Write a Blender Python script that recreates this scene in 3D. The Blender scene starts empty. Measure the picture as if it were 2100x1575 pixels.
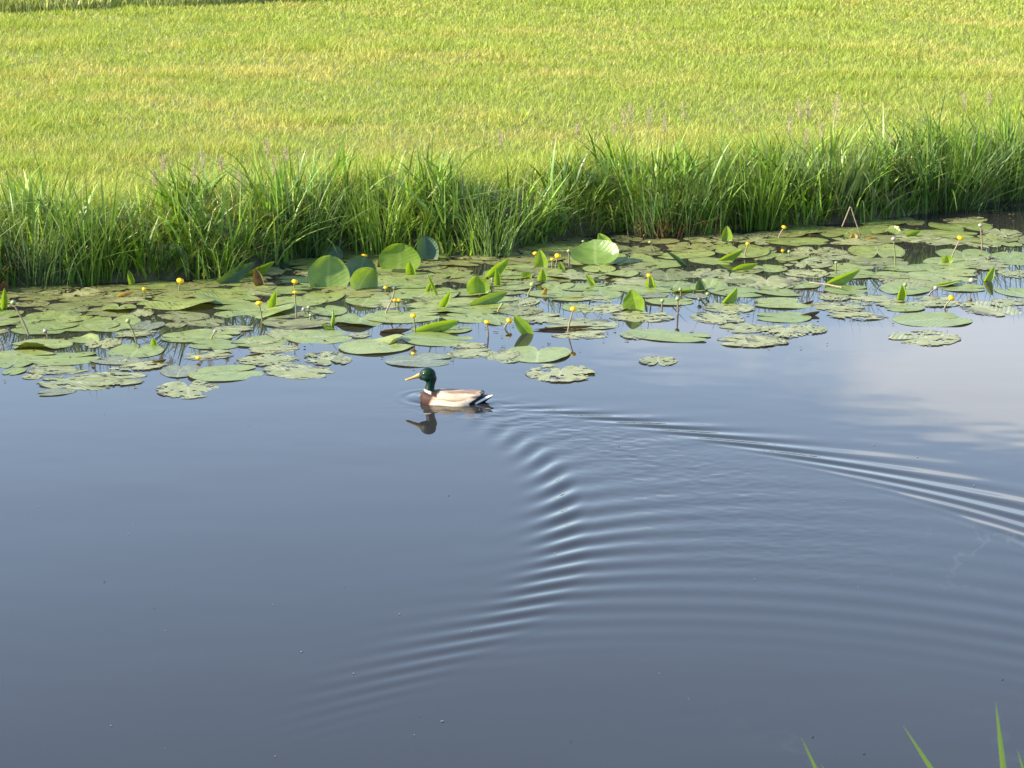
import bpy, math, random
import numpy as np
from mathutils import Vector, Matrix
R = math.radians
rng = np.random.default_rng(7)
random.seed(7)
S = bpy.context.scene
COL = S.collection

# ------------------------------------------------------------------ camera
F_PX, CAM_H = 4515.0, 3.3                      # focal length in photo pixels (2100 wide), eye height over the water
PITCH = math.atan(1187 / F_PX)
cam = bpy.data.cameras.new('camera'); cam_o = bpy.data.objects.new('camera', cam); COL.objects.link(cam_o)
cam.sensor_width = 36; cam.lens = 36 * F_PX / 2100
cam.clip_start = .1; cam.clip_end = 2000
cam.dof.use_dof = True; cam.dof.focus_distance = 12.6; cam.dof.aperture_fstop = 26
cam_o.location = (0, 0, CAM_H); cam_o.rotation_euler = (math.pi / 2 - PITCH, 0, 0)
S.camera = cam_o

# ------------------------------------------------------------------ sky, sun, exposure
SUN_AZ, SUN_EL = R(257), R(31)                 # azimuth clockwise from +Y (the view direction)
sun_dir = Vector((math.sin(SUN_AZ) * math.cos(SUN_EL), math.cos(SUN_AZ) * math.cos(SUN_EL), math.sin(SUN_EL)))
sun = bpy.data.lights.new('sun', 'SUN'); sun.energy = 5.0; sun.angle = R(.5); sun.color = (1, .90, .74)
sun_o = bpy.data.objects.new('sun', sun); COL.objects.link(sun_o)
sun_o.rotation_euler = sun_dir.to_track_quat('Z', 'Y').to_euler()
W = bpy.data.worlds.new('World'); S.world = W; W.use_nodes = True
S.view_settings.view_transform = 'Standard'; S.view_settings.look = 'None'
S.view_settings.exposure = 1.45; S.view_settings.gamma = 1
S.cycles.max_bounces = 8; S.cycles.transparent_max_bounces = 8

def N(nt, kind, loc=None, **kw):
    n = nt.nodes.new(kind)
    for k, v in kw.items():
        if k in n.inputs: n.inputs[k].default_value = v
        else: setattr(n, k, v)
    return n
def math_n(nt, op, a, b=None, c=None, clamp=False):
    n = nt.nodes.new('ShaderNodeMath'); n.operation = op; n.use_clamp = clamp
    for i, v in enumerate((a, b, c)):
        if v is None: continue
        if hasattr(v, 'links'): nt.links.new(v, n.inputs[i])
        else: n.inputs[i].default_value = v
    return n.outputs[0]
def ramp(nt, fac, stops):
    n = nt.nodes.new('ShaderNodeValToRGB'); e = n.color_ramp.elements
    while len(e) < len(stops): e.new(.5)
    for el, (p, c) in zip(e, stops):
        el.position = p; el.color = (*c, 1) if len(c) == 3 else c
    nt.links.new(fac, n.inputs[0]); return n.outputs[0]
def mix(nt, fac, a, b, mode='MIX'):
    n = nt.nodes.new('ShaderNodeMix'); n.data_type = 'RGBA'; n.blend_type = mode
    for sock, v in ((n.inputs[0], fac), (n.inputs[6], a), (n.inputs[7], b)):
        if hasattr(v, 'links'): nt.links.new(v, sock)
        else: sock.default_value = v if isinstance(v, float) else (*v, 1)
    return n.outputs[2]

def build_world():
    nt = W.node_tree; bg = nt.nodes['Background']
    sky = N(nt, 'ShaderNodeTexSky', sky_type='NISHITA', sun_disc=False, sun_elevation=SUN_EL, sun_rotation=SUN_AZ,
            altitude=0, air_density=1.0, dust_density=.5, ozone_density=2.0)
    tc = N(nt, 'ShaderNodeTexCoord')
    sep = nt.nodes.new('ShaderNodeSeparateXYZ'); nt.links.new(tc.outputs['Generated'], sep.inputs[0])
    az = math_n(nt, 'ARCTAN2', sep.outputs[0], sep.outputs[1])
    el = math_n(nt, 'ARCSINE', sep.outputs[2])
    cv = nt.nodes.new('ShaderNodeCombineXYZ'); nt.links.new(az, cv.inputs[0]); nt.links.new(math_n(nt, 'MULTIPLY', el, 2.2), cv.inputs[1])
    n1 = N(nt, 'ShaderNodeTexNoise', Scale=5.5, Detail=6.0, Roughness=.52); nt.links.new(cv.outputs[0], n1.inputs['Vector'])
    # a soft bank of cloud to the right, low over the meadow, thinner cloud elsewhere
    dx = math_n(nt, 'DIVIDE', math_n(nt, 'SUBTRACT', az, R(12)), R(8.0))
    dy = math_n(nt, 'DIVIDE', math_n(nt, 'SUBTRACT', el, R(14.0)), R(1.75))
    d2 = math_n(nt, 'ADD', math_n(nt, 'MULTIPLY', dx, dx), math_n(nt, 'MULTIPLY', dy, dy))
    blob = math_n(nt, 'EXPONENT', math_n(nt, 'MULTIPLY', d2, -1.0))
    m = math_n(nt, 'ADD', math_n(nt, 'MULTIPLY', blob, .42), n1.outputs[0])
    fac = N(nt, 'ShaderNodeMapRange', interpolation_type='SMOOTHSTEP'); nt.links.new(m, fac.inputs[0])
    fac.inputs[1].default_value = .64; fac.inputs[2].default_value = .88; fac.inputs[3].default_value = 0; fac.inputs[4].default_value = .75
    haze = math_n(nt, 'MULTIPLY', math_n(nt, 'EXPONENT', math_n(nt, 'MULTIPLY', math_n(nt, 'MAXIMUM', el, 0.0), -1 / R(15))), .62)   # pale air low over the horizon
    side = N(nt, 'ShaderNodeMapRange', interpolation_type='SMOOTHSTEP'); nt.links.new(sep.outputs[1], side.inputs[0]); side.inputs[1].default_value = -.3; side.inputs[2].default_value = .7; side.inputs[3].default_value = .15
    haze = math_n(nt, 'MULTIPLY', haze, side.outputs[0])
    c = mix(nt, haze, sky.outputs[0], (5.8, 7.0, 8.4))
    c = mix(nt, fac.outputs[0], c, (6.5, 6.65, 6.95))
    nt.links.new(c, bg.inputs[0]); bg.inputs[1].default_value = .145
build_world()

# ------------------------------------------------------------------ pixel -> place helpers (photo pixels, 2100 x 1575)
def ray(px, py):
    u = (px - 1050) / F_PX; v = (787.5 - py) / F_PX
    return np.array([u, math.cos(PITCH) + v * math.sin(PITCH), -math.sin(PITCH) + v * math.cos(PITCH)])
def at(px, py, z=0.0):
    d = ray(px, py); return np.array([0, 0, CAM_H]) + d * ((z - CAM_H) / d[2])
def at_y(px, py, Y):
    d = ray(px, py); return np.array([0, 0, CAM_H]) + d * (Y / d[1])
def scale_at(px, py):                          # photo pixels per metre at the water under that pixel
    return F_PX / np.linalg.norm(at(px, py) - np.array([0, 0, CAM_H]))
def depress(py): return PITCH + math.atan((py - 787.5) / F_PX)

# ------------------------------------------------------------------ mesh helpers
def mesh_np(name, V, quads=None, tris=None, mat=None, colors=None, smooth=True):
    me = bpy.data.meshes.new(name)
    V = np.asarray(V, np.float32)
    q = np.zeros((0, 4), np.int32) if quads is None else np.asarray(quads, np.int32).reshape(-1, 4)
    t = np.zeros((0, 3), np.int32) if tris is None else np.asarray(tris, np.int32).reshape(-1, 3)
    loops = np.concatenate([q.ravel(), t.ravel()])
    starts = np.concatenate([np.arange(len(q)) * 4, len(q) * 4 + np.arange(len(t)) * 3]).astype(np.int32)
    me.vertices.add(len(V)); me.vertices.foreach_set('co', V.ravel())
    me.loops.add(len(loops)); me.loops.foreach_set('vertex_index', loops.astype(np.int32))
    me.polygons.add(len(starts)); me.polygons.foreach_set('loop_start', starts)
    me.polygons.foreach_set('use_smooth', np.full(len(starts), smooth))
    if colors is not None:
        a = me.color_attributes.new('Col', 'FLOAT_COLOR', 'POINT')
        c = np.ones((len(V), 4), np.float32); c[:, :3] = colors; a.data.foreach_set('color', c.ravel())
    me.update(calc_edges=True)
    if mat: me.materials.append(mat)
    return me
def link(name, me, parent=None, loc=None, rot=None, scale=None):
    o = bpy.data.objects.new(name, me); COL.objects.link(o)
    if parent: o.parent = parent
    if loc is not None: o.location = loc
    if rot is not None: o.rotation_euler = rot
    if scale is not None: o.scale = scale
    return o
def tag(o, label=None, cat=None, group=None, kind=None):
    if label: o['label'] = label
    if cat: o['category'] = cat
    if group: o['group'] = group
    if kind: o['kind'] = kind
    return o
def grid_quads(nu, nv):
    i = np.arange(nu - 1)[:, None] * nv + np.arange(nv - 1)[None]
    return np.stack([i, i + nv, i + nv + 1, i + 1], -1).reshape(-1, 4)
def tube(path, radii, n=8, caps=True):
    path = np.asarray(path, float); radii = np.broadcast_to(radii, len(path))
    T = np.gradient(path, axis=0); T /= np.linalg.norm(T, axis=1)[:, None]
    ref = np.array([0.31, .95, .05]); A = np.cross(T, ref); A /= np.linalg.norm(A, axis=1)[:, None]; B = np.cross(T, A)
    ph = np.linspace(0, 2 * np.pi, n, endpoint=False)
    V = path[:, None] + radii[:, None, None] * (A[:, None] * np.cos(ph)[None, :, None] + B[:, None] * np.sin(ph)[None, :, None])
    m = len(path); q = []
    for i in range(m - 1):
        for j in range(n): q.append((i * n + j, i * n + (j + 1) % n, (i + 1) * n + (j + 1) % n, (i + 1) * n + j))
    V = V.reshape(-1, 3); t = []
    if caps:
        V = np.vstack([V, path[0], path[-1]]); b = m * n
        for j in range(n): t += [(b, (j + 1) % n, j), (b + 1, (m - 1) * n + j, (m - 1) * n + (j + 1) % n)]
    return V, q, t
_lat = {}
def vnoise(x, y, seed=0):
    g = _lat.setdefault(seed, np.random.default_rng(1000 + seed).random((256, 256)))
    xi = np.floor(x).astype(int); yi = np.floor(y).astype(int); fx = x - xi; fy = y - yi
    fx = fx * fx * (3 - 2 * fx); fy = fy * fy * (3 - 2 * fy)
    a, b = g[xi % 256, yi % 256], g[(xi + 1) % 256, yi % 256]; c, d = g[xi % 256, (yi + 1) % 256], g[(xi + 1) % 256, (yi + 1) % 256]
    return (a * (1 - fx) + b * fx) * (1 - fy) + (c * (1 - fx) + d * fx) * fy
def fbm(x, y, seed=0, oct=4):
    s = 0; a = .5; n = 0
    for o in range(oct):
        s = s + a * vnoise(x * 2 ** o + 17.3 * o, y * 2 ** o + 5.1 * o, seed + o); n += a; a *= .5
    return s / n
def sstep(a, b, x):
    t = np.clip((x - a) / (b - a), 0, 1); return t * t * (3 - 2 * t)

# ------------------------------------------------------------------ materials
def new_mat(name):
    m = bpy.data.materials.new(name); m.use_nodes = True
    return m, m.node_tree, m.node_tree.nodes['Principled BSDF'], m.node_tree.nodes['Material Output']
def translucent(nt, out, bsdf, color, amount):
    tr = nt.nodes.new('ShaderNodeBsdfTranslucent'); mx = nt.nodes.new('ShaderNodeMixShader'); mx.inputs[0].default_value = amount
    if hasattr(color, 'links'): nt.links.new(color, tr.inputs[0])
    else: tr.inputs[0].default_value = (*color, 1)
    nt.links.new(bsdf.outputs[0], mx.inputs[1]); nt.links.new(tr.outputs[0], mx.inputs[2]); nt.links.new(mx.outputs[0], out.inputs[0])
def grass_mat(name, rough=.5, spec=.3, trans=.35):
    m, nt, b, out = new_mat(name)
    a = N(nt, 'ShaderNodeAttribute', attribute_name='Col')
    nt.links.new(a.outputs[0], b.inputs['Base Color']); b.inputs['Roughness'].default_value = rough
    b.inputs['Specular IOR Level'].default_value = spec
    tc = mix(nt, 1.0, a.outputs[0], (1.25, 1.15, .55), 'MULTIPLY')
    translucent(nt, out, b, tc, trans); return m
M_MEADOW = grass_mat('meadow_grass_mat', .6, .2, .35)
M_BANK = grass_mat('bank_grass_mat', .40, .32, .26)

def ground_mat():
    m, nt, b, out = new_mat('soil_mat')
    tc = N(nt, 'ShaderNodeTexCoord')
    n = N(nt, 'ShaderNodeTexNoise', Scale=1.3, Detail=8.0, Roughness=.65); nt.links.new(tc.outputs['Object'], n.inputs['Vector'])
    n2 = N(nt, 'ShaderNodeTexNoise', Scale=40.0, Detail=4.0); nt.links.new(tc.outputs['Object'], n2.inputs['Vector'])
    c = ramp(nt, n.outputs[0], [(.3, (.05, .085, .015)), (.7, (.15, .15, .05))])
    c = mix(nt, .5, c, ramp(nt, n2.outputs[0], [(.3, (.04, .05, .015)), (.7, (.24, .22, .08))]))
    nt.links.new(c, b.inputs['Base Color']); b.inputs['Roughness'].default_value = .95
    return m
def mud_mat():
    m, nt, b, out = new_mat('bank_soil_mat')
    tc = N(nt, 'ShaderNodeTexCoord'); n = N(nt, 'ShaderNodeTexNoise', Scale=9.0, Detail=6.0); nt.links.new(tc.outputs['Object'], n.inputs['Vector'])
    c = ramp(nt, n.outputs[0], [(.3, (.03, .022, .014)), (.7, (.09, .075, .03))])
    nt.links.new(c, b.inputs['Base Color']); b.inputs['Roughness'].default_value = .8
    return m
M_SOIL, M_MUD = ground_mat(), mud_mat()

def water_mat():
    m, nt, b, out = new_mat('canal_water_mat')
    tc = N(nt, 'ShaderNodeTexCoord')
    # faint scum lines drifting on the surface: thin contours of a slow noise, in patches
    mp = N(nt, 'ShaderNodeMapping'); nt.links.new(tc.outputs['Object'], mp.inputs[0]); mp.inputs['Scale'].default_value = (.9, .6, 1)
    n = N(nt, 'ShaderNodeTexNoise', Scale=1.3, Detail=5.0, Roughness=.55, Distortion=.15); nt.links.new(mp.outputs[0], n.inputs['Vector'])
    line = math_n(nt, 'ABSOLUTE', math_n(nt, 'SUBTRACT', n.outputs[0], .53))
    lm = N(nt, 'ShaderNodeMapRange'); nt.links.new(line, lm.inputs[0]); lm.inputs[1].default_value = 0; lm.inputs[2].default_value = .009; lm.inputs[3].default_value = 1; lm.inputs[4].default_value = 0
    pn = N(nt, 'ShaderNodeTexNoise', Scale=.45, Detail=2.0); nt.links.new(tc.outputs['Object'], pn.inputs['Vector'])
    pm = N(nt, 'ShaderNodeMapRange'); nt.links.new(pn.outputs[0], pm.inputs[0]); pm.inputs[1].default_value = .42; pm.inputs[2].default_value = .60
    wx = nt.nodes.new('ShaderNodeSeparateXYZ'); nt.links.new(tc.outputs['Object'], wx.inputs[0])
    drift = N(nt, 'ShaderNodeMapRange', interpolation_type='SMOOTHSTEP'); nt.links.new(math_n(nt, 'MULTIPLY_ADD', wx.outputs[1], -.45, wx.outputs[0]), drift.inputs[0]); drift.inputs[1].default_value = -3.0; drift.inputs[2].default_value = -2.0   # the scum has drifted to one corner of the canal
    film = math_n(nt, 'MULTIPLY', math_n(nt, 'MULTIPLY', lm.outputs[0], math_n(nt, 'MULTIPLY', pm.outputs[0], drift.outputs[0])), .20)
    c = mix(nt, film, (.020, .019, .019), (.12, .115, .10))
    nt.links.new(c, b.inputs['Base Color']); b.inputs['IOR'].default_value = 1.333
    b.inputs['Roughness'].default_value = .012; b.inputs['Specular IOR Level'].default_value = .5
    return m
M_WATER = water_mat()

def pad_mat(name, base, base2, pale, pale_amt, rough, trans=.12, vein=.5, spec=.5):
    """Leaf blade in unit leaf space (x across, y along the midrib): pinnate veins, midrib, dried film, per-leaf hue."""
    m, nt, b, out = new_mat(name)
    tc = N(nt, 'ShaderNodeTexCoord'); sp = nt.nodes.new('ShaderNodeSeparateXYZ'); nt.links.new(tc.outputs['Object'], sp.inputs[0])
    oi = N(nt, 'ShaderNodeObjectInfo'); x, y = sp.outputs[0], sp.outputs[1]
    ax = math_n(nt, 'ABSOLUTE', x)
    nz = N(nt, 'ShaderNodeTexNoise', noise_dimensions='4D', Scale=3.2, Detail=5.0, Roughness=.6)
    nt.links.new(tc.outputs['Object'], nz.inputs['Vector']); nt.links.new(math_n(nt, 'MULTIPLY', oi.outputs['Random'], 50.0), nz.inputs['W'])
    v = math_n(nt, 'SUBTRACT', y, math_n(nt, 'MULTIPLY', ax, .85))
    v = math_n(nt, 'ADD', v, math_n(nt, 'MULTIPLY', nz.outputs[0], .10))
    w = math_n(nt, 'POWER', math_n(nt, 'MULTIPLY_ADD', math_n(nt, 'SINE', math_n(nt, 'MULTIPLY', v, 44.0)), .5, .5), 3.0)
    rib = N(nt, 'ShaderNodeMapRange'); nt.links.new(ax, rib.inputs[0]); rib.inputs[1].default_value = .012; rib.inputs[2].default_value = .05; rib.inputs[3].default_value = 1; rib.inputs[4].default_value = 0
    # film streaks that follow the veins
    cv = nt.nodes.new('ShaderNodeCombineXYZ'); nt.links.new(math_n(nt, 'MULTIPLY', v, 5.0), cv.inputs[0]); nt.links.new(math_n(nt, 'MULTIPLY', ax, 1.5), cv.inputs[1])
    ns = N(nt, 'ShaderNodeTexNoise', noise_dimensions='4D', Scale=1.6, Detail=5.0, Roughness=.65)
    nt.links.new(cv.outputs[0], ns.inputs['Vector']); nt.links.new(math_n(nt, 'MULTIPLY', oi.outputs['Random'], 91.0), ns.inputs['W'])
    st = N(nt, 'ShaderNodeMapRange', interpolation_type='SMOOTHSTEP'); nt.links.new(ns.outputs[0], st.inputs[0]); st.inputs[1].default_value = .62 - .35 * pale_amt; st.inputs[2].default_value = .80 - .2 * pale_amt; st.inputs[4].default_value = min(1, .35 + pale_amt)
    hue = ramp(nt, oi.outputs['Random'], [(0, base), (1, base2)])
    blot = ramp(nt, nz.outputs[0], [(.3, (.72, .75, .7)), (.7, (1.2, 1.15, 1.1))])
    c = mix(nt, 1.0, hue, blot, 'MULTIPLY')
    c = mix(nt, st.outputs[0], c, pale)
    c = mix(nt, math_n(nt, 'MULTIPLY', w, vein * .45), c, tuple(min(1, k * 1.0) for k in pale))
    c = mix(nt, math_n(nt, 'MULTIPLY', rib.outputs[0], .55), c, pale)
    at_ = N(nt, 'ShaderNodeAttribute', attribute_name='Col')      # brown, dried rim and holes
    c = mix(nt, at_.outputs['Fac'], c, (.055, .03, .018))
    nt.links.new(c, b.inputs['Base Color']); b.inputs['Specular IOR Level'].default_value = spec
    rr = N(nt, 'ShaderNodeMapRange'); nt.links.new(nz.outputs[0], rr.inputs[0]); rr.inputs[1].default_value = .3; rr.inputs[2].default_value = .7; rr.inputs[3].default_value = rough - .08; rr.inputs[4].default_value = rough + .14
    nt.links.new(rr.outputs[0], b.inputs['Roughness'])
    bp = N(nt, 'ShaderNodeBump', Strength=.35, Distance=.02); nt.links.new(math_n(nt, 'SUBTRACT', nz.outputs[0], math_n(nt, 'MULTIPLY', w, .7 * vein)), bp.inputs['Height'])
    nt.links.new(bp.outputs[0], b.inputs['Normal'])
    if trans: translucent(nt, out, b, mix(nt, 1.0, c, (1.35, 1.3, .35), 'MULTIPLY'), trans)
    return m
PM = {
    'c': pad_mat('green_pad_mat', (.15, .20, .048), (.21, .25, .065), (.32, .35, .17), .24, .29, vein=.30, spec=.55),
    'o': pad_mat('olive_pad_mat', (.12, .145, .04), (.19, .20, .065), (.26, .25, .12), .35, .36, spec=.6),
    't': pad_mat('worn_pad_mat', (.16, .185, .065), (.235, .245, .09), (.37, .37, .20), .5, .33, spec=.6),
    'w': pad_mat('wet_pad_mat', (.12, .15, .10), (.17, .19, .12), (.33, .33, .22), .35, .12, spec=.6),
    'y': pad_mat('young_leaf_mat', (.16, .27, .025), (.22, .33, .035), (.28, .36, .08), .10, .32, .45, .16),
    'g': pad_mat('standing_leaf_mat', (.14, .23, .045), (.18, .27, .06), (.25, .32, .11), .10, .34, .35, .12),
    'd': pad_mat('dark_shade_leaf_mat', (.05, .10, .045), (.07, .13, .05), (.10, .16, .08), .08, .4, .25, .2),  # dark green, with the shade under the bank grass put into the colour
    'b': pad_mat('dead_leaf_mat', (.09, .05, .025), (.16, .10, .045), (.24, .15, .08), .3, .55, .2),
    'p': pad_mat('dry_leaf_mat', (.40, .28, .12), (.52, .34, .15), (.55, .42, .22), .3, .5, .35),
}
def plain(name, c, rough=.5, spec=.4, var=.25, scale=60.0, trans=0):
    m, nt, b, out = new_mat(name)
    tc = N(nt, 'ShaderNodeTexCoord'); n = N(nt, 'ShaderNodeTexNoise', Scale=scale, Detail=4.0); nt.links.new(tc.outputs['Object'], n.inputs['Vector'])
    col = ramp(nt, n.outputs[0], [(.3, tuple(k * (1 - var) for k in c)), (.7, tuple(k * (1 + var) for k in c))])
    nt.links.new(col, b.inputs['Base Color']); b.inputs['Roughness'].default_value = rough; b.inputs['Specular IOR Level'].default_value = spec
    if trans: translucent(nt, out, b, col, trans)
    return m
M_PETAL = plain('yellow_petal_mat', (.88, .60, .015), .4, .4, .12, 90, .3)
M_STIGMA = plain('stigma_mat', (.62, .42, .03), .5)
M_STEM = plain('stem_mat', (.16, .17, .07), .45)
M_STEM_BROWN = plain('brown_stem_mat', (.17, .12, .075), .5)
M_STEM_PALE = plain('pale_stem_mat', (.21, .16, .10), .5)
M_BUD = plain('green_bud_mat', (.20, .25, .09), .4)
M_BUD_PALE = plain('pale_bud_mat', (.27, .23, .19), .5)
M_BUD_DARK = plain('dark_bud_mat', (.10, .08, .05), .5)
M_PANICLE = plain('panicle_mat', (.44, .36, .22), .7, .2, .3, 150, .3)

# ================================================================== SETTING
# far bank edge (photo pixels along the waterline) -> ground
EDGE_PX = [(-600, 655), (-300, 620), (0, 588), (150, 583), (300, 578), (450, 572), (560, 547), (640, 525), (750, 513), (860, 522), (960, 526), (1050, 512),
           (1150, 494), (1280, 474), (1350, 486), (1450, 484), (1520, 468), (1610, 465), (1750, 458), (1900, 437), (2000, 420), (2100, 406), (2400, 385), (2800, 362)]
_e = np.array([at(*q)[:2] for q in EDGE_PX])
def edge_y(x): return np.interp(x, _e[:, 0], _e[:, 1]) + .05 * (fbm(np.asarray(x) * 2.2 + 40, np.zeros_like(x) + 3.3, 5) - .5)
MEADOW_Z = .38
def bank_z(off):                               # height above the water at a distance behind the waterline
    return np.interp(off, [-.6, -.12, 0, .12, .35, .8, 1.6, 4, 400], [-.5, -.25, -.02, .12, .25, .32, .36, MEADOW_Z, MEADOW_Z])

def build_ground():
    xs = np.concatenate([[-300, -120, -50, -20], np.arange(-9, 9.01, .15), [20, 50, 120, 300]])
    offs = np.array([-.6, -.12, 0, .06, .12, .22, .35, .55, .8, 1.2, 1.6, 2.5, 4, 7, 11, 16, 22, 40, 90, 180, 400])
    X = np.repeat(xs, len(offs)); O = np.tile(offs, len(xs))
    Y = edge_y(np.clip(X, -9, 9)) + O
    Z = bank_z(O) + .03 * (fbm(X * .9 + 30, Y * .9 + 3, 11) - .5) * (O > .3)
    tag(link('meadow_ground', mesh_np('meadow_ground', np.stack([X, Y, Z], 1), grid_quads(len(xs), len(offs)), mat=M_SOIL)), kind='structure')
    me = bpy.data.objects['meadow_ground'].data; me.materials.append(M_MUD)
    me.polygons.foreach_set('material_index', np.tile((offs[:-1] < .75).astype(np.int32), len(xs) - 1))
    # the bank the photographer stands on, below the frame
    xs = np.concatenate([[-300, -60, -15], np.arange(-6, 6.1, .5), [15, 60, 300]]); ys = np.array([6.9, 6.0, 5.4, 4.8, 4.0, 3.0, 1.8, .5, -2, -30, -300.])
    zs = np.array([-.5, -.12, .12, .45, .85, 1.25, 1.6, 1.68, 1.7, 1.7, 1.7])
    X = np.repeat(xs, len(ys)); Y = np.tile(ys, len(xs)); Z = np.tile(zs, len(xs)) + .05 * (fbm(X + 50, Y + 20, 13) - .5)
    tag(link('near_bank', mesh_np('near_bank', np.stack([X, Y, Z], 1), grid_quads(len(xs), len(ys))[:, ::-1], mat=M_SOIL)), kind='structure')
build_ground()

# ------------------------------------------------------------------ water with the duck's wake (linear ship-wave theory along its curved path)
DUCK_P = at(923.8, 823.4)
PAD_FRONT = [(-600, 800), (0, 802), (220, 805), (460, 812), (700, 782), (950, 755), (1180, 742), (1300, 716), (1480, 722), (1650, 722), (1750, 690), (1960, 715), (2100, 660), (2800, 640)]
def build_water():
    L, n = 20.0, 1536
    k1 = 2 * np.pi * np.fft.fftfreq(n, L / n)
    kc = 95.0
    ix = np.where(np.abs(k1) < kc)[0]
    KX, KY = np.meshgrid(k1[ix], k1[ix], indexing='ij'); K = np.hypot(KX, KY)
    sel = (K < kc) & (K > .8) & ((KY > 0) | ((KY == 0) & (KX > 0)))
    kx, ky, k = KX[sel], KY[sel], K[sel]
    g_, sig = 9.81, 7e-5
    om = np.sqrt(g_ * k + sig * k ** 3)
    # path walked backwards from the duck: heading and speed by distance
    s = np.linspace(0, 7.6, 381); ds = s[1] - s[0]
    def smooth(v, w): p_ = np.pad(v, 40, 'edge'); kk = np.exp(-np.linspace(-2.5, 2.5, 2 * w + 1) ** 2); return np.convolve(p_, kk / kk.sum(), 'same')[40:-40]
    th = R(1) * smooth(np.interp(s, [0, .35, 1, 2, 3.2, 4.5, 6, 7.6], [146, 139, 130.6, 117.3, 100, 81, 70, 80]), 25)
    U = smooth(np.interp(s, [0, .7, 2, 4, 7.6], [.42, .58, .60, .71, .55]), 25)
    T = np.stack([np.cos(th), np.sin(th)], 1)
    X = DUCK_P[:2] + np.array([-.04, .0]) - np.concatenate([[[0, 0]], np.cumsum(T[:-1], 0) * ds])
    t = np.concatenate([[0], np.cumsum(ds / U[:-1])])
    acc = np.zeros(len(k), np.complex128)
    cx, cy = X[:, 0].mean(), 9.5
    for i in range(len(s)):
        fade = (1 - sstep(6.5, 7.6, s[i]))
        a = math.exp(-t[i] * .045) * fade * ds / U[i] * (.42 + .58 * sstep(.5, 2.4, s[i]))
        hull = 1 - .97 * np.exp(1j * (2 * np.pi * U[i] ** 2 / g_) * (kx * T[i, 0] + ky * T[i, 1]))     # bow and stern waves, opposite in sign
        acc += a * hull * np.exp(-1j * (kx * (X[i, 0] - cx) + ky * (X[i, 1] - cy))) * np.sin(om * t[i]) * np.exp(-2.2e-5 * k * k * t[i])
    src = np.exp(-(k * .045) ** 2 / 4)
    acc *= k / om * src
    spec = np.zeros((n, n), np.complex128)
    II, JJ = np.meshgrid(ix, ix, indexing='ij'); spec[II[sel], JJ[sel]] = acc
    eta = np.real(np.fft.ifft2(spec)); eta = np.roll(eta, (n // 2, n // 2), (0, 1))
    d = L / n; gx = cx - L / 2 + np.arange(n) * d; gy = cy - L / 2 + np.arange(n) * d
    def box(x0, x1, y0, y1): return slice(np.searchsorted(gx, x0), np.searchsorted(gx, x1)), slice(np.searchsorted(gy, y0), np.searchsorted(gy, y1))
    b = box(-.2, .5, 9.2, 10.6); sl = np.abs(np.gradient(eta, d, axis=1))[b]
    eta *= .128 / np.percentile(sl, 99)
    eta = .012 * np.tanh(eta / .012)
    b = box(-5.2, 5.2, 6.2, 19.6)
    gx, gy, eta = gx[b[0]], gy[b[1]], eta[b]
    GX, GY = np.meshgrid(gx, gy, indexing='ij')
    # churned water straight behind the duck
    dist = np.full(GX.shape, 9.); age = np.zeros(GX.shape)
    for i in range(0, 150, 4):
        dd = np.hypot(GX - X[i, 0], GY - X[i, 1]); w = dd < dist; dist[w] = dd[w]; age[w] = s[i]
    chop = np.exp(-(dist / (.13 + .18 * age)) ** 2) * np.exp(-age * .45) * sstep(.02, .25, age)
    hull_d = np.hypot((GX - DUCK_P[0] - .12) / .30, (GY - DUCK_P[1] + .12) / .20)
    chop = np.maximum(chop, .8 * np.exp(-hull_d ** 2))
    eta += chop * .0044 * ((fbm(GX * 14 + 60, GY * 22 + 60, 21, 3) - .5) + .6 * (fbm(GX * 30 + 60, GY * 40 + 60, 25, 2) - .5))
    # the cushion of water pushed up by the breast, and the ring it spreads
    bow = DUCK_P[:2] + .150 * T[0]; db = np.hypot(GX - bow[0], GY - bow[1])
    eta += .0125 * np.exp(-(db / .072) ** 2) + .0012 * np.cos((db - .10) * 75) * np.exp(-((db - .12) / .07) ** 2)
    # very slow swell left over everywhere
    eta += .0022 * (fbm(GX * .9 + 60, GY * 1.6 + 60, 31, 3) - .5) + .0006 * (fbm(GX * 3.5 + GY * .6 + 60, GY * 6 + 60, 35, 2) - .5) * sstep(-.2, .2, fbm(GX * .5 + 9, GY * .5 + 2, 37, 2) - .5)
    pf = np.array([at(*q)[:2] for q in PAD_FRONT]); front = np.interp(GX, pf[:, 0], pf[:, 1])
    eta *= 1 - .85 * sstep(-.25, .5, GY - front)
    eta *= sstep(5.2, 4.6, np.abs(GX)) * sstep(6.2, 6.5, GY) * sstep(19.6, 19.0, GY)
    # tensor grid: fine inside, stretched to far beyond the frame sideways
    ex = np.concatenate([[-300, -100, -30, -12, -7], gx, [7, 12, 30, 100, 300]]); ey = np.concatenate([[5.2, 5.9], gy, [20, 22, 26, 32.]])
    Z = np.zeros((len(ex), len(ey))); Z[5:-5, 2:-4] = eta
    EX, EY = np.meshgrid(ex, ey, indexing='ij')
    me = mesh_np('canal_water', np.stack([EX.ravel(), EY.ravel(), Z.ravel()], 1), grid_quads(len(ex), len(ey)), mat=M_WATER)
    tag(link('canal_water', me), kind='structure')
build_water()

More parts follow.
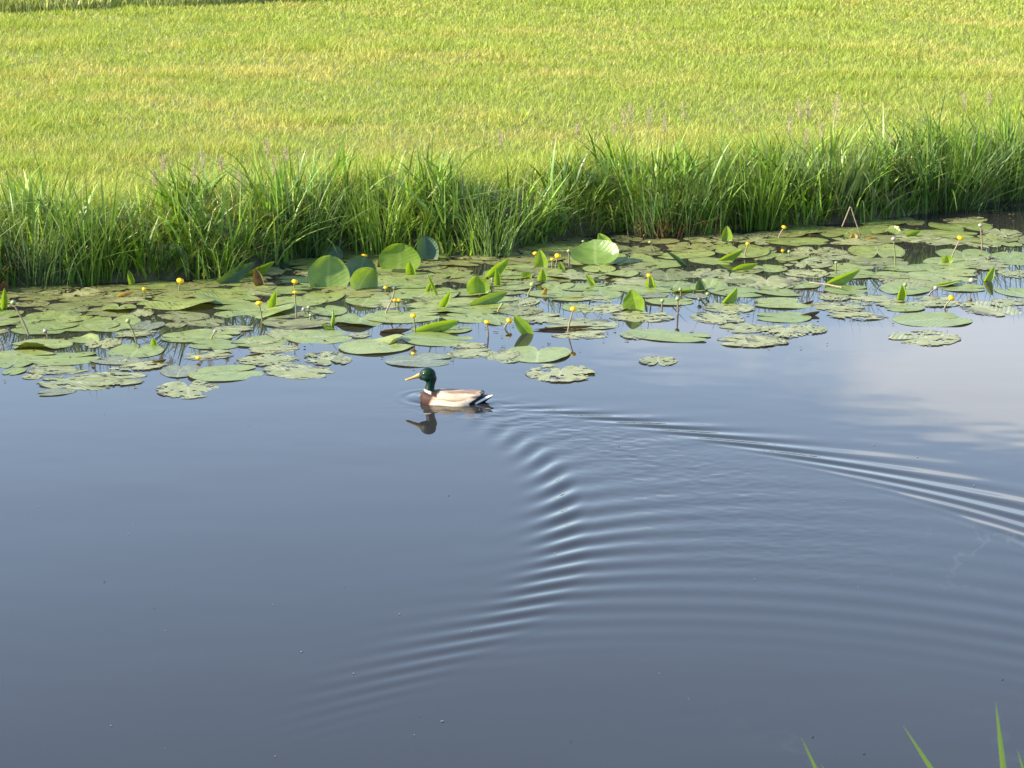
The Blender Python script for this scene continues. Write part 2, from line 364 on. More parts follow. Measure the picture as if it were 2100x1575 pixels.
# ------------------------------------------------------------------ grass
def blades(P, h, w, az, lean, bend, face, K, col, tipcol=None, droop=0.):
    """Ribbons from base points P: height h, width w, leaning towards az, blade turned by face."""
    n = len(P); t = np.linspace(0, 1, K + 1)[None, :, None]
    D = np.stack([np.cos(az), np.sin(az), np.zeros(n)], 1)[:, None]
    h_ = h[:, None, None]; lean = np.broadcast_to(lean, n)[:, None, None]; bend = np.broadcast_to(bend, n)[:, None, None]; dr = np.broadcast_to(droop, n)[:, None, None]
    C = P[:, None] + D * h_ * (lean * t + bend * t ** 2.2) + np.array([0, 0, 1.]) * h_ * (t * np.sqrt(np.clip(1 - lean ** 2 * .6, .1, 1)) - .35 * bend * t ** 2.5 - dr * t ** 4)
    sa = az + math.pi / 2 + face
    Sd = np.stack([np.cos(sa), np.sin(sa), np.zeros(n)], 1)[:, None]
    prof = np.array([.6, .95, 1., .9, .68, .38, 0]) if K >= 6 else np.interp(np.linspace(0, 1, K + 1), [0, .3, .6, 1], [.7, 1, .85, 0])
    prof = np.interp(np.linspace(0, 1, K + 1), np.linspace(0, 1, len(prof)), prof)
    Wd = (w[:, None] * prof[None]) [:, :, None] * .5
    Lf, Rt = C - Sd * Wd, C + Sd * Wd
    V = np.concatenate([np.stack([Lf[:, :K], Rt[:, :K]], 2).reshape(n, 2 * K, 3), C[:, K:]], 1)
    m = 2 * K + 1; base = (np.arange(n) * m)[:, None]
    q = np.concatenate([base[:, :, None] + np.array([[2 * i, 2 * i + 1, 2 * i + 3, 2 * i + 2] for i in range(K - 1)])[None]], 1).reshape(-1, 4)
    tr = (base + np.array([[2 * K - 2, 2 * K - 1, 2 * K]])).reshape(-1, 3)
    tt = np.concatenate([np.repeat(np.linspace(0, 1, K + 1)[:K], 2), [1.]])
    cc = np.repeat(col[:, None], m, 1)
    if tipcol is not None:
        f = sstep(.7, 1., tt)[None, :, None] * .6; cc = cc * (1 - f) + tipcol[:, None] * f
    return V.reshape(-1, 3), q, tr, cc.reshape(-1, 3)
class Acc:
    def __init__(s): s.V, s.q, s.t, s.c, s.n = [], [], [], [], 0
    def add(s, V, q, t, c):
        s.V.append(V); s.q.append(np.asarray(q).reshape(-1, 4) + s.n); s.t.append(np.asarray(t).reshape(-1, 3) + s.n); s.c.append(c); s.n += len(V)
    def mesh(s, name, mat): return mesh_np(name, np.concatenate(s.V), np.concatenate(s.q), np.concatenate(s.t), mat, np.concatenate(s.c))
def u(a, b, n): return rng.uniform(a, b, n)
def lerp(a, b, f): return np.asarray(a) * (1 - f[:, None]) + np.asarray(b) * f[:, None]

def meadow_colors(X, Y):
    """Green and straw by place: mown drifts that run with the swathes, plus blade-to-blade variety."""
    f = fbm(X * .75 + 20 + .2 * Y, Y * .75 + 9 - .15 * X, 41, 5); f2 = fbm(X * .22 + 70, Y * .4 + 31, 51, 3); f3 = fbm(X * 2.4 + 7, Y * 2.6 + 1, 61, 3)
    straw = sstep(.42, .70, .42 * f + .2 * f2 + .38 * f3)
    straw = np.clip(straw * .55 * sstep(.6, 3.5, Y - edge_y(X)) + rng.normal(.07, .20, len(X)), 0, 1)
    g = lerp((.165, .265, .028), (.37, .44, .075), rng.random(len(X)))
    st = lerp((.44, .38, .10), (.62, .50, .19), rng.random(len(X)))
    return g * (1 - straw[:, None]) + st * straw[:, None]
def build_meadow():
    A = Acc()
    for (y0, y1, dens, hw, ww) in ((15.0, 20, 2300, (.035, .10), (.0035, .007)), (20, 25, 1700, (.035, .10), (.005, .009)), (25, 31, 1150, (.035, .10), (.007, .011)), (31, 42, 750, (.035, .10), (.010, .016))):
        wid = .245 * y1 + .7; n = int((y1 - y0) * 2 * wid * dens)
        X = u(-wid, wid, n); Y = u(y0, y1, n)
        k = np.abs(X) < .245 * Y + .7; off = Y - edge_y(X); k &= (off > .9) & (Y < far_y(X) + .15); X, Y, off = X[k], Y[k], off[k]; n = len(X)
        tall = 1 + 1.5 * np.exp(-((off - .9) / .8) ** 2) + .8 * sstep(.58, .75, fbm(X * 1.1 + 5, Y * 1.1 + 8, 71, 3))
        h = u(*hw, n) * tall; w = u(*ww, n)
        Z = bank_z(off) - .01
        # mown stubble leans every way
        A.add(*blades(np.stack([X, Y, Z], 1), h, w, u(0, 6.283, n), u(.05, .85, n), u(0, .5, n), u(-1.2, 1.2, n), 2, meadow_colors(X, Y)))
    tag(link('meadow_grass', A.mesh('meadow_grass', M_MEADOW)), 'short sunlit meadow grass, green with straw yellow drifts, behind the bank', 'grass', kind='stuff')

_f = np.array([at(x, y, MEADOW_Z)[:2] for x, y in ((-500, 48), (0, 31), (350, 19), (600, 8), (800, 0), (1200, -14), (1800, -30), (2600, -50))])
def far_y(x): return np.interp(x, _f[:, 0], _f[:, 1])
def build_far_reeds():
    n = 9000; X = u(-13, 8, n); Y = far_y(X) + .1 + np.abs(rng.normal(0, .5, n)) + .25 * fbm(X * 1.5 + 50, X * 0 + 2, 3)
    dep = Y - far_y(X) - .1; h = u(.6, 1.1, n) * np.interp(dep, [0, .15, .5, 1.2], [.16, .30, .6, .9]); c = lerp((.26, .34, .08), (.50, .50, .18), rng.random(n))
    V = blades(np.stack([X, Y, np.full(n, MEADOW_Z - .02)], 1), h, u(.012, .024, n), u(0, 6.28, n), u(0, .35, n), u(0, .4, n), u(-1, 1, n), 3, c)
    tag(link('far_reeds', mesh_np('far_reeds', *V[:3], M_BANK, V[3])), 'strip of taller dark green reeds along the far edge of the meadow', 'reeds', kind='stuff')
    # ground cover beyond the far ditch so that nothing bare shows past the strip
build_meadow(); build_far_reeds()

def build_bank_grass():
    A = Acc()
    # under-layer: fine arching grass hanging over the water, in uneven cushions
    n = 17000; X = u(-6, 7, n); off = np.abs(rng.normal(.25, .42, n)); clump = fbm(X * 2.1 + 9, off * 2.4 + 4, 81, 3)
    k = rng.random(n) < .25 + 1.2 * sstep(.3, .65, clump); X, off, clump = X[k], off[k], clump[k]; n = len(X)
    P = np.stack([X, edge_y(X) + off, bank_z(off) - .02], 1)
    flow = 6.28 * fbm(X * 1.6 + 31, off * 1.5 + 3, 85, 2) * 1.6
    az = np.where(rng.random(n) < .45, rng.normal(-1.57, .8, n), flow + rng.normal(0, .6, n))
    h = u(.10, .36, n) * (.45 + .95 * sstep(.3, .7, clump)); c = lerp((.055, .13, .010), (.17, .25, .03), rng.random(n) ** 1.4)
    dry = rng.random(n) < .06; c[dry] = (.36, .29, .13)
    A.add(*blades(P, h, u(.003, .007, n), az, u(.05, .7, n), u(.15, 1.0, n), u(-.9, .9, n), 4, c, droop=u(0, .4, n)))
    # tall broad blades of sweet-grass and sedge, standing in separate clumps of their own lean, height and hue
    nc = 430; cx = u(-6, 7, nc); co = np.abs(rng.normal(0, .40, nc)); ch = .20 + .50 * rng.random(nc) ** 1.9 * (1 - .25 * sstep(.3, 1.2, co)); ca = u(0, 6.28, nc); cl = np.abs(rng.normal(.10, .10, nc)); cb = rng.random(nc)
    m = rng.integers(8, 34, nc); I = np.repeat(np.arange(nc), m); n = len(I)
    X = cx[I] + rng.normal(0, .07, n); off = np.abs(co[I] + rng.normal(0, .06, n))
    P = np.stack([X, edge_y(X) + off, bank_z(off) - .03], 1)
    h = ch[I] * u(.55, 1.2, n); az = np.where(rng.random(n) < .5, ca[I] + rng.normal(0, .6, n), u(0, 6.28, n))
    blue = np.clip(cb[I] + rng.normal(0, .15, n), 0, 1)
    c = lerp((.15, .26, .012), (.115, .205, .05), blue) * u(.5, 1.6, n)[:, None]; yel = rng.random(n) < .12; c[yel] = c[yel] * .4 + np.array((.21, .26, .05)) * .8
    A.add(*blades(P, h, u(.011, .025, n), az, np.clip(cl[I] + rng.normal(0, .16, n), 0, .7), np.abs(rng.normal(.22, .42, n)), u(-1.3, 1.3, n), 6, c, np.tile((.30, .30, .10), (n, 1)), droop=np.where(rng.random(n) < .22, u(.1, .55, n), 0)))
    # grass of middling height that thins out into the meadow
    n = 26000; X = u(-6.5, 7.5, n); off = u(.15, 2.6, n); k = rng.random(n) < 1.1 - off / 2.7; X, off = X[k], off[k]; n = len(X)
    P = np.stack([X, edge_y(X) + off, bank_z(off) - .02], 1); cl = fbm(X * 1.8 + 4, off * 1.8 + 8, 87, 3)
    c = lerp((.11, .20, .016), (.36, .43, .06), np.clip(rng.random(n) * .6 + off / 2.4, 0, 1)); dry = rng.random(n) < .10; c[dry] = (.48, .39, .17)
    A.add(*blades(P, u(.08, .30, n) * np.interp(off, [.15, 2.6], [1.2, .45]) * (.5 + 1.0 * cl), u(.004, .009, n), u(0, 6.28, n), u(0, .7, n), u(0, .7, n), u(-1.1, 1.1, n), 4, c, droop=u(0, .25, n)))
    # last year's straw: bent dry stalks and a little brown litter along the waterline
    n = 620; X = u(-6, 7, n); off = np.abs(rng.normal(.02, .30, n)); k = fbm(X * 1.3 + 8, off * 2 + 1, 89, 3) > .42; X, off = X[k], off[k]; n = len(X)
    c = lerp((.20, .13, .06), (.50, .41, .22), rng.random(n))
    A.add(*blades(np.stack([X, edge_y(X) + off, bank_z(off) - .02], 1), u(.12, .55, n), u(.003, .007, n), np.where(rng.random(n) < .6, rng.normal(-1.5, 1.0, n), u(0, 6.28, n)), u(.1, .9, n), u(0, .9, n), u(-1, 1, n), 5, c, droop=u(0, .5, n)))
    tag(link('bank_grass', A.mesh('bank_grass', M_BANK)), 'tall dense green grass growing on the far bank at the waterline', 'grass', kind='stuff')
build_bank_grass()

# ================================================================== THINGS
REG = []                                       # every labelled thing with its place in the photo, for telling it apart in words
def reg(o, px, py, desc, cat, group=None, short=None, label=None):
    REG.append(dict(o=o, px=px, py=py, desc=desc, cat=cat, group=group, short=short, label=label)); return o

# ------------------------------------------------------------------ the duck
def loft(secs, nseg=40, ex=2.3):
    """secs: (x, z_top, half_width, z_bottom) rings along x."""
    V = []; ph = np.linspace(0, 2 * np.pi, nseg, endpoint=False)
    sp = lambda v: np.sign(v) * np.abs(v) ** (2 / ex)
    for x, zt, hw, zb in secs:
        zc, hz = (zt + zb) / 2, (zt - zb) / 2
        V.append(np.stack([np.full(nseg, x), hw * sp(np.cos(ph)), zc + hz * sp(np.sin(ph))], 1))
    m = len(V); V = np.concatenate(V); q = [(i * nseg + j, i * nseg + (j + 1) % nseg, (i + 1) * nseg + (j + 1) % nseg, (i + 1) * nseg + j) for i in range(m - 1) for j in range(nseg)]
    b = len(V); V = np.vstack([V, V[:nseg].mean(0), V[b - nseg:b].mean(0)])
    t = [(b, (j + 1) % nseg, j) for j in range(nseg)] + [(b + 1, b - nseg + j, b - nseg + (j + 1) % nseg) for j in range(nseg)]
    return V, np.array(q), np.array(t)
def ellipsoid(c, r, rot=0., n=24):
    th = np.linspace(0, np.pi, n + 1)[:, None]; ph = np.linspace(0, 2 * np.pi, 2 * n, endpoint=False)[None]
    p = np.stack([np.cos(th) + 0 * ph, np.sin(th) * np.cos(ph), np.sin(th) * np.sin(ph)], -1).reshape(-1, 3) * r
    ca, sa = math.cos(rot), math.sin(rot); p = np.stack([p[:, 0] * ca - p[:, 2] * sa, p[:, 1], p[:, 0] * sa + p[:, 2] * ca], 1) + c
    m = 2 * n; q = [(i * m + j, i * m + (j + 1) % m, (i + 1) * m + (j + 1) % m, (i + 1) * m + j) for i in range(n) for j in range(m)]
    return p, np.array(q), np.zeros((0, 3), int)
def spline(keys, n):
    keys = np.array(keys, float); t = np.linspace(0, len(keys) - 1, n); out = []
    for c in range(keys.shape[1]):
        y = keys[:, c]; m = np.gradient(y); i = np.clip(t.astype(int), 0, len(y) - 2); f = t - i
        out.append((2 * f**3 - 3 * f**2 + 1) * y[i] + (f**3 - 2 * f**2 + f) * m[i] + (-2 * f**3 + 3 * f**2) * y[i + 1] + (f**3 - f**2) * m[i + 1])
    return np.stack(out, 1)
def build_duck():
    root = bpy.data.objects.new('duck', None); COL.objects.link(root)
    root.location = (DUCK_P[0], DUCK_P[1], -.009); root.rotation_euler = (0, 0, R(175))
    A = Acc(); add = lambda g: A.add(*g, np.zeros((len(g[0]), 3)))
    body = spline([(.174, .042, .012, .022), (.166, .056, .034, .0), (.150, .068, .056, -.024), (.12, .074, .076, -.045), (.08, .072, .090, -.052), (.0, .073, .098, -.06), (-.07, .076, .094, -.056),
                   (-.125, .068, .076, -.036), (-.165, .058, .052, -.014), (-.20, .052, .034, .012), (-.232, .054, .020, .038), (-.246, .058, .010, .052)], 60)
    add(loft(body))
    # neck: rings swept up a curve, leaning a little back, then head and cheeks
    keys = spline([(.105, .020, .050, .056), (.116, .055, .040, .046), (.121, .075, .031, .034), (.117, .098, .0265, .0275), (.112, .120, .0275, .0265), (.112, .142, .034, .030), (.116, .158, .036, .032)], 26)
    rings = []; ph = np.linspace(0, 2 * np.pi, 28, endpoint=False)
    for x, z, rx, ry in keys: rings.append(np.stack([x + rx * np.cos(ph), ry * np.sin(ph), np.full(28, z)], 1))
    V = np.concatenate(rings); m = len(rings); q = [(i * 28 + j, i * 28 + (j + 1) % 28, (i + 1) * 28 + (j + 1) % 28, (i + 1) * 28 + j) for i in range(m - 1) for j in range(28)]
    b = len(V); V = np.vstack([V, V[:28].mean(0), V[b - 28:b].mean(0)]); t = [(b, (j + 1) % 28, j) for j in range(28)] + [(b + 1, b - 28 + j, b - 28 + (j + 1) % 28) for j in range(28)]
    add((V, np.array(q), np.array(t)))
    add(ellipsoid((.129, .0, .166), (.046, .033, .0405), R(-6)))        # skull
    add(ellipsoid((.150, .0, .158), (.033, .025, .027), R(-18)))        # forehead sloping to the bill
    for sgn in (1, -1):
        add(ellipsoid((.134, sgn * .016, .152), (.029, .019, .024)))    # cheeks
        add(ellipsoid((.0, sgn * .055, .035), (.125, .040, .036), R(2)))# folded wings
        add(ellipsoid((-.10, sgn * .040, .055), (.080, .022, .014), R(-4)))
    o = link('raw', A.mesh('raw', None))
    rm = o.modifiers.new('r', 'REMESH'); rm.mode = 'VOXEL'; rm.voxel_size = .0026; rm.use_smooth_shade = True
    sm = o.modifiers.new('s', 'SMOOTH'); sm.iterations = 9; sm.factor = .5
    me = bpy.data.meshes.new_from_object(o.evaluated_get(bpy.context.evaluated_depsgraph_get())); bpy.data.objects.remove(o)
    nv = len(me.vertices); co = np.zeros(nv * 3, np.float32); me.vertices.foreach_get('co', co); co = co.reshape(-1, 3).astype(float)
    x, y, z = co.T; ay = np.abs(y)
    nz = lambda sx, sz, sd: fbm(x * sx + 40, z * sz + ay * sz * .5 + 40, sd, 3) - .5
    c = np.tile(np.array((.72, .585, .42)), (nv, 1))
    c *= (1 + .34 * nz(45, 260, 101) + .25 * nz(160, 30, 103))[:, None]
    def paint(mask, col): 
        nonlocal c; mk = np.clip(mask, 0, 1)[:, None]; c = c * (1 - mk) + np.asarray(col) * mk
    edge = lambda v, wdt=.003: np.clip(v / wdt * .5 + .5, 0, 1)
    wob = .004 * nz(90, 90, 105)
    wing = edge(z - (.040 + .004 * np.sin(x * 40) + wob), .004) * edge(.10 - x + wob, .01)
    paint(wing * .9, (.52, .39, .27)); paint(wing * edge(nz(25, 240, 109) - .04, .08) * .5, (.40, .29, .21))
    paint(np.exp(-((z - (.040 + .004 * np.sin(x * 40) + wob)) / .0028) ** 2) * edge(.075 - x, .02) * edge(x + .09, .02) * .9, (.26, .16, .10))
    paint(edge(z - (.066 + .003 * np.sin(x * 55)) + wob, .003) * edge(.035 - x, .03) * edge(.05 - ay, .01), (.22, .14, .10))
    paint(edge(.014 + .001 * np.sin(x * 90) - ay, .004) * edge(z - .06, .006) * edge(.06 - x, .03) * .6, (.36, .27, .2))
    lim = np.where(z > .02, -.112 - 1.75 * (z - .02), -.112 - .55 * (.02 - z))
    paint(edge(lim - x + wob, .003), (.012, .011, .014))
    tt = np.clip((-.150 - x) / .090, 0, 1); zl = .016 + tt * .040
    paint(edge(.0062 - np.abs(z - zl) + wob * .4, .002) * edge(-.150 - x, .004) * edge(ay - .006, .004), (.82, .78, .72))
    paint(edge(x - (.117 - .48 * z) + wob, .006), np.array((.013, .006, .006)))
    paint(edge(x - (.100 - .48 * z) + wob, .01) * .5, (.075, .030, .018))
    neck = edge(z - (.066 + .30 * (x - .12)), .002) * edge(x - .068, .004)
    paint(neck * edge(x - .106, .006), (.74, .72, .66)); paint(neck * edge(.106 - x, .006), (.03, .018, .014))
    paint(edge(z - (.0768 + .16 * (x - .12)) + wob * .5, .002) * edge(x - .06, .004), (.004, .022, .012))
    ca = me.color_attributes.new('Col', 'FLOAT_COLOR', 'POINT') if 'Col' not in me.color_attributes else me.color_attributes['Col']
    full = np.ones((nv, 4), np.float32); full[:, :3] = np.clip(c, 0, 1); ca.data.foreach_set('color', full.ravel())
    m, nt, b, out = new_mat('plumage_mat')
    a = N(nt, 'ShaderNodeAttribute', attribute_name='Col'); tc = N(nt, 'ShaderNodeTexCoord')
    mp = N(nt, 'ShaderNodeMapping'); nt.links.new(tc.outputs['Object'], mp.inputs[0]); mp.inputs['Scale'].default_value = (90, 260, 260)
    n1 = N(nt, 'ShaderNodeTexNoise', Scale=1.0, Detail=4.0, Roughness=.6); nt.links.new(mp.outputs[0], n1.inputs['Vector'])
    cc = mix(nt, 1.0, a.outputs[0], ramp(nt, n1.outputs[0], [(.3, (.84, .82, .80)), (.7, (1.08, 1.08, 1.08))]), 'MULTIPLY')
    sx = nt.nodes.new('ShaderNodeSeparateColor'); nt.links.new(a.outputs[0], sx.inputs[0])
    # the head's green gloss: darker feathers are glossier and shine green
    gl = N(nt, 'ShaderNodeMapRange'); nt.links.new(math_n(nt, 'SUBTRACT', sx.outputs[1], sx.outputs[0]), gl.inputs[0]); gl.inputs[1].default_value = .012; gl.inputs[2].default_value = .022
    lw = N(nt, 'ShaderNodeLayerWeight', Blend=.35)
    cc = mix(nt, math_n(nt, 'MULTIPLY', gl.outputs[0], .8), cc, mix(nt, lw.outputs['Facing'], (.003, .021, .010), (.001, .005, .006)))
    nt.links.new(cc, b.inputs['Base Color'])
    nt.links.new(math_n(nt, 'MULTIPLY_ADD', gl.outputs[0], -.34, .62), b.inputs['Roughness']); b.inputs['Specular IOR Level'].default_value = .18
    bp = N(nt, 'ShaderNodeBump', Strength=.35, Distance=.004); nt.links.new(n1.outputs[0], bp.inputs['Height']); nt.links.new(bp.outputs[0], b.inputs['Normal'])
    me.materials.clear(); me.materials.append(m); me.name = 'duck_body'
    link('body', me, root)
    # bill: flattened loft dropping forward, broad at the tip
    kb = spline([(.174, .176, .0125, .143), (.188, .170, .0115, .142), (.206, .158, .0100, .139), (.226, .148, .0105, .134), (.244, .1405, .0125, .1295), (.255, .1365, .0105, .128), (.2595, .1335, .005, .1295)], 26)
    V, q, t = loft(kb, 24, 2.2); V[:, 2] += 0
    link('bill', mesh_np('bill', V, q, t, plain('bill_mat', (.33, .21, .05), .35, .5, .2, 120)), root)
    V, q, t = ellipsoid((.2555, 0, .1345), (.0045, .0048, .0024), R(-25), 8); link('bill_tip', mesh_np('bill_tip', V, q, t, plain('nail_mat', (.55, .46, .30), .4)), root)
    me_eye = plain('eye_mat', (.012, .008, .006), .08, .6, .05)
    for sgn in (1, -1):
        V, q, t = ellipsoid((.1495, sgn * .0268, .1745), (.0052, .0038, .0050), 0, 10); link('eye', mesh_np('eye', V, q, t, me_eye), root)
    # curled black tail feathers
    pth = spline([(-.175, .004, .056), (-.192, .004, .068), (-.186, .004, .078), (-.174, .004, .076)], 14)
    V, q, t = tube(pth, np.interp(np.arange(14), [0, 13], [.006, .002]), 8); link('tail_curl', mesh_np('tail_curl', V, q, t, plain('tail_curl_mat', (.014, .013, .016), .4)), root)
    reg(root, 920, 800, '', 'duck', None, 'the duck', 'drake with glossy green head and cream flanks swimming left across the water')
build_duck()

# ------------------------------------------------------------------ leaves of the water lilies
def pad_mesh(kind, seed, lift=None):
    r = np.random.default_rng(seed); tat = kind in 't'; na, nr = (120 if kind in 't' else 72), 11
    dl = r.uniform(.05, .22); ph = np.linspace(-np.pi + dl, np.pi - dl, na); rad = np.linspace(0, 1, nr) ** .8
    e = np.pi - np.abs(ph)
    out = (.86 + .16 * np.cos(ph)) * (1 - .55 * np.exp(-((e - dl) / .13))) * (1 + .02 * np.sin(3 * ph + r.uniform(0, 6)))
    nz = fbm(ph * 2.2 + 40, np.full(na, seed * .37 % 50), 200, 4) - .5; nf = fbm(ph * 9 + 90, np.full(na, seed * .71 % 50), 210, 3) - .5
    out = out * (1 + .05 * nz + .02 * nf)
    if tat: out = out * (1 + .06 * nz + .025 * (fbm(ph * 16 + 20, np.full(na, seed * .53 % 50), 217, 3) - .5) - .06 * sstep(.08, .25, nf))
    elif kind in 'ow': out = out * (1 + .06 * nz + .04 * nf)
    P, Rr = np.meshgrid(ph, rad, indexing='ij'); rr = Rr * out[:, None]
    X = rr * np.sin(P) * .95; Y = rr * np.cos(P)
    z = .018 * Rr ** 2 * np.sin(2 * P + r.uniform(0, 6)) + .012 * Rr ** 3 * np.sin(5 * P + r.uniform(0, 6)) + .012 * (fbm(X * 3 + 20, Y * 3 + seed % 30, 220, 2) - .5) * Rr
    if tat: z += .012 * Rr ** 4 * (fbm(P * 5 + 30, Rr + seed % 20, 230, 2) - .5)
    brown = (.5 if kind in 'c' else .9) * sstep(.93, .985, Rr) * sstep(.40, .58, fbm(P * 3 + 30, Rr * 0 + seed % 40, 240, 3))
    if kind in 'to': brown = np.maximum(brown, .8 * sstep(.62, .72, fbm(X * 4 + 30, Y * 4 + seed % 37, 250, 3)) * sstep(.3, .8, Rr))
    if lift:                                   # (centre angle, half width, height): part of the rim curls up or over
        a, hw, amt = lift; dA = np.abs((P - a + np.pi) % (2 * np.pi) - np.pi); wdw = sstep(hw, hw * .2, dA)
        bendr = sstep(.35, 1, Rr) * wdw * amt; z = z + .55 * bendr; X *= 1 - .25 * bendr * abs(amt); Y *= 1 - .25 * bendr * abs(amt)
    V = np.stack([X, Y, z], -1).reshape(-1, 3); q = grid_quads(na, nr)
    if tat or kind == 'o':                     # eaten holes
        cx = V[q].mean(1); hole = fbm(cx[:, 0] * 5 + 50, cx[:, 1] * 5 + seed % 41, 260, 3); rc = np.hypot(cx[:, 0], cx[:, 1])
        q = q[~((hole > (.69 if tat else .72)) & (rc > .25)) & ~(tat & (rc > .62) & (fbm(cx[:, 0] * 9 + 20, cx[:, 1] * 9 + seed % 43, 265, 3) > .70))]
        used = np.zeros(len(V), bool); used[q.ravel()] = True; mp = np.cumsum(used) - 1
        V, q, brown = V[used], mp[q], brown.reshape(-1)[used]
    return mesh_np('lily_pad', V, q[:, ::-1], mat=PM[kind], colors=np.repeat(brown.reshape(-1)[:, None], 3, 1))
KIND_WORDS = {'c': 'green', 'o': 'olive', 't': 'ragged', 'w': 'half-sunk', 'd': 'dark green'}
PADS = []
def size_word(wm): return 'large' if wm > .46 else ('small' if wm < .30 else 'mid-sized')
def add_pad(px, py, w, h, kind, lift=None, rot=None, label=None, short=None, z=None):
    i = len(PADS); s = scale_at(px, py); p = at(px, py)
    wm = w / s; dm = np.clip(h / s / math.sin(depress(py)), wm * .72, wm * 1.3)
    r = np.random.default_rng(900 + i)
    if rot is None:
        rot = r.choice([0, 180]) + r.uniform(-28, 28) if dm > wm * .98 else r.choice([90, -90]) + r.uniform(-28, 28)
    a = R(rot); ca, sa = abs(math.cos(a)), abs(math.sin(a))
    # unit leaf is about 1.9 wide and 1.75 long
    lx, ly = (wm, dm) if ca > sa else (dm, wm)
    zz = .004 + .0022 * (i * 7 % 7) if z is None else z
    o = link('lily_pad', pad_mesh(kind, 300 + i * 13, lift), None, (p[0], p[1], zz), (r.normal(0, .012), r.normal(0, .012), a), (lx * 1.07 / 1.85, ly * 1.10 / 1.75, (lx + ly) / (4.6 if lift is None else 4)))
    PADS.append((px, py, w, h)); sw = size_word(wm)
    d = f'{sw} {KIND_WORDS[kind]} pad'
    if lift: d = f'{sw} pad with turned-up rim'
    reg(o, px, py, d, 'lily pad', 'floating water lily pads', short, label); return o
ZA = [  # zoomed quarter of the photo at (0, 440): centre, width, height, kind, extras
 (110,575,380,40,'o'),(420,562,380,38,'o'),(800,572,330,45,'o'),(290,638,360,60,'o'),(650,672,480,72,'o'),(220,692,250,46,'o'),(1310,680,570,118,'c',(0,1.1,.22)),(1785,655,530,80,'c',(0,1.,.25)),
 (1880,742,600,128,'c',(.3,1.2,.2)),(1520,560,420,58,'o'),(1930,575,330,80,'c'),(90,760,190,66,'c'),(20,800,110,60,'t'),(320,790,320,72,'c'),(590,790,260,96,'c',(2.,.8,.3)),(430,722,420,60,'o'),
 (860,822,450,125,'c'),(915,718,280,70,'c',(0.,1.4,.35)),(1380,780,410,72,'o'),(1080,765,220,60,'t'),(1150,848,250,70,'w'),(1350,856,170,40,'o'),(250,888,420,34,'c'),(1000,922,330,62,'t'),(1420,945,460,88,'c'),
 (1830,880,310,38,'t'),(270,1006,450,86,'c',(1.6,.7,.5)),(625,965,250,46,'c',(-1.,1.2,.5)),(230,1086,470,68,'c'),(110,1146,290,88,'c'),(560,1106,520,106,'c'),(1060,1040,430,104,'c'),(790,1000,280,80,'t'),
 (1610,1002,380,80,'c'),(1960,985,430,86,'c'),(840,1122,380,56,'w'),(1000,1160,430,98,'t'),(390,1192,460,58,'t'),(100,1214,170,70,'c'),(1640,1080,410,78,'t'),(250,1244,160,40,'t'),
 (1795,1217,550,130,'c'),(1385,1195,290,106,'w'),(540,1290,640,108,'t'),(900,1268,590,116,'t'),(1447,1333,500,128,'t'),(400,1372,280,46,'w')]
ZB = [  # quarter at (500, 440)
 (110,562,300,100,'o'),(400,502,380,56,'d'),(1660,372,480,72,'o'),(1560,430,330,60,'o'),(1230,538,400,72,'c'),(620,625,330,96,'c'),(960,648,360,92,'c'),(640,732,290,88,'c'),(1100,690,420,52,'t'),(1440,656,250,78,'o'),
 (900,802,420,108,'c',(.2,.9,.25)),(1290,790,560,80,'c'),(640,942,500,108,'c'),(345,930,310,100,'t'),(130,975,270,76,'t'),(1550,965,540,108,'c'),(1070,1012,560,122,'c',(2.6,1.,.35)),(1800,730,500,80,'c'),
 (1640,880,250,60,'c'),(185,1040,370,58,'t'),(235,1125,470,96,'t'),(660,1120,380,110,'t'),(475,1215,540,106,'t'),(1420,1122,510,106,'w'),(1755,1012,270,48,'t'),(1775,1065,360,74,'t'),(1990,1092,240,88,'t'),(890,925,180,44,'t'),(1150,975,220,48,'o'),
 (1600,470,280,58,'c'),(1320,345,300,46,'o'),(1130,760,220,44,'c'),(900,460,200,40,'o'),(300,380,330,50,'d'),(1700,600,320,60,'c')]
ZC = [  # quarter at (1000, 420)
 (580,530,290,96,'c',(.2,.9,.25)),(190,440,360,60,'o'),(860,500,270,60,'c'),(1040,530,250,72,'c',(0,1.2,.3)),(1290,452,360,68,'c'),(1080,270,250,56,'o'),(1360,282,300,40,'o'),(1560,322,420,80,'o'),(1200,340,270,54,'o'),(1460,387,460,60,'c'),
 (1640,285,200,40,'o'),(1110,592,420,66,'t'),(550,620,260,60,'c'),(1000,642,290,50,'c'),(300,592,250,56,'o'),(640,712,450,56,'c'),(280,740,260,88,'t'),(840,722,280,54,'t'),(1440,745,360,66,'c'),(1700,522,360,76,'t'),
 (1920,592,220,40,'o'),(1700,640,300,96,'c',(0,1.,.3)),(1810,792,390,78,'t'),(1790,880,430,96,'t'),(820,802,400,72,'t'),(430,870,420,86,'t'),(90,900,250,88,'c'),(1130,860,480,88,'t'),(660,922,580,60,'t'),(760,1000,420,64,'t'),
 (1110,1000,200,60,'t'),(1460,1010,640,106,'c'),(1960,1052,480,100,'t'),(1940,952,380,76,'t'),(390,1133,525,128,'c'),(110,1160,300,96,'t'),(560,1280,545,138,'t'),(1310,1210,310,76,'t'),(1950,390,300,52,'o'),(1750,440,330,50,'c'),(1990,500,250,50,'o'),
 (700,800,240,60,'c'),(1250,700,200,40,'w'),(1600,700,180,40,'w')]
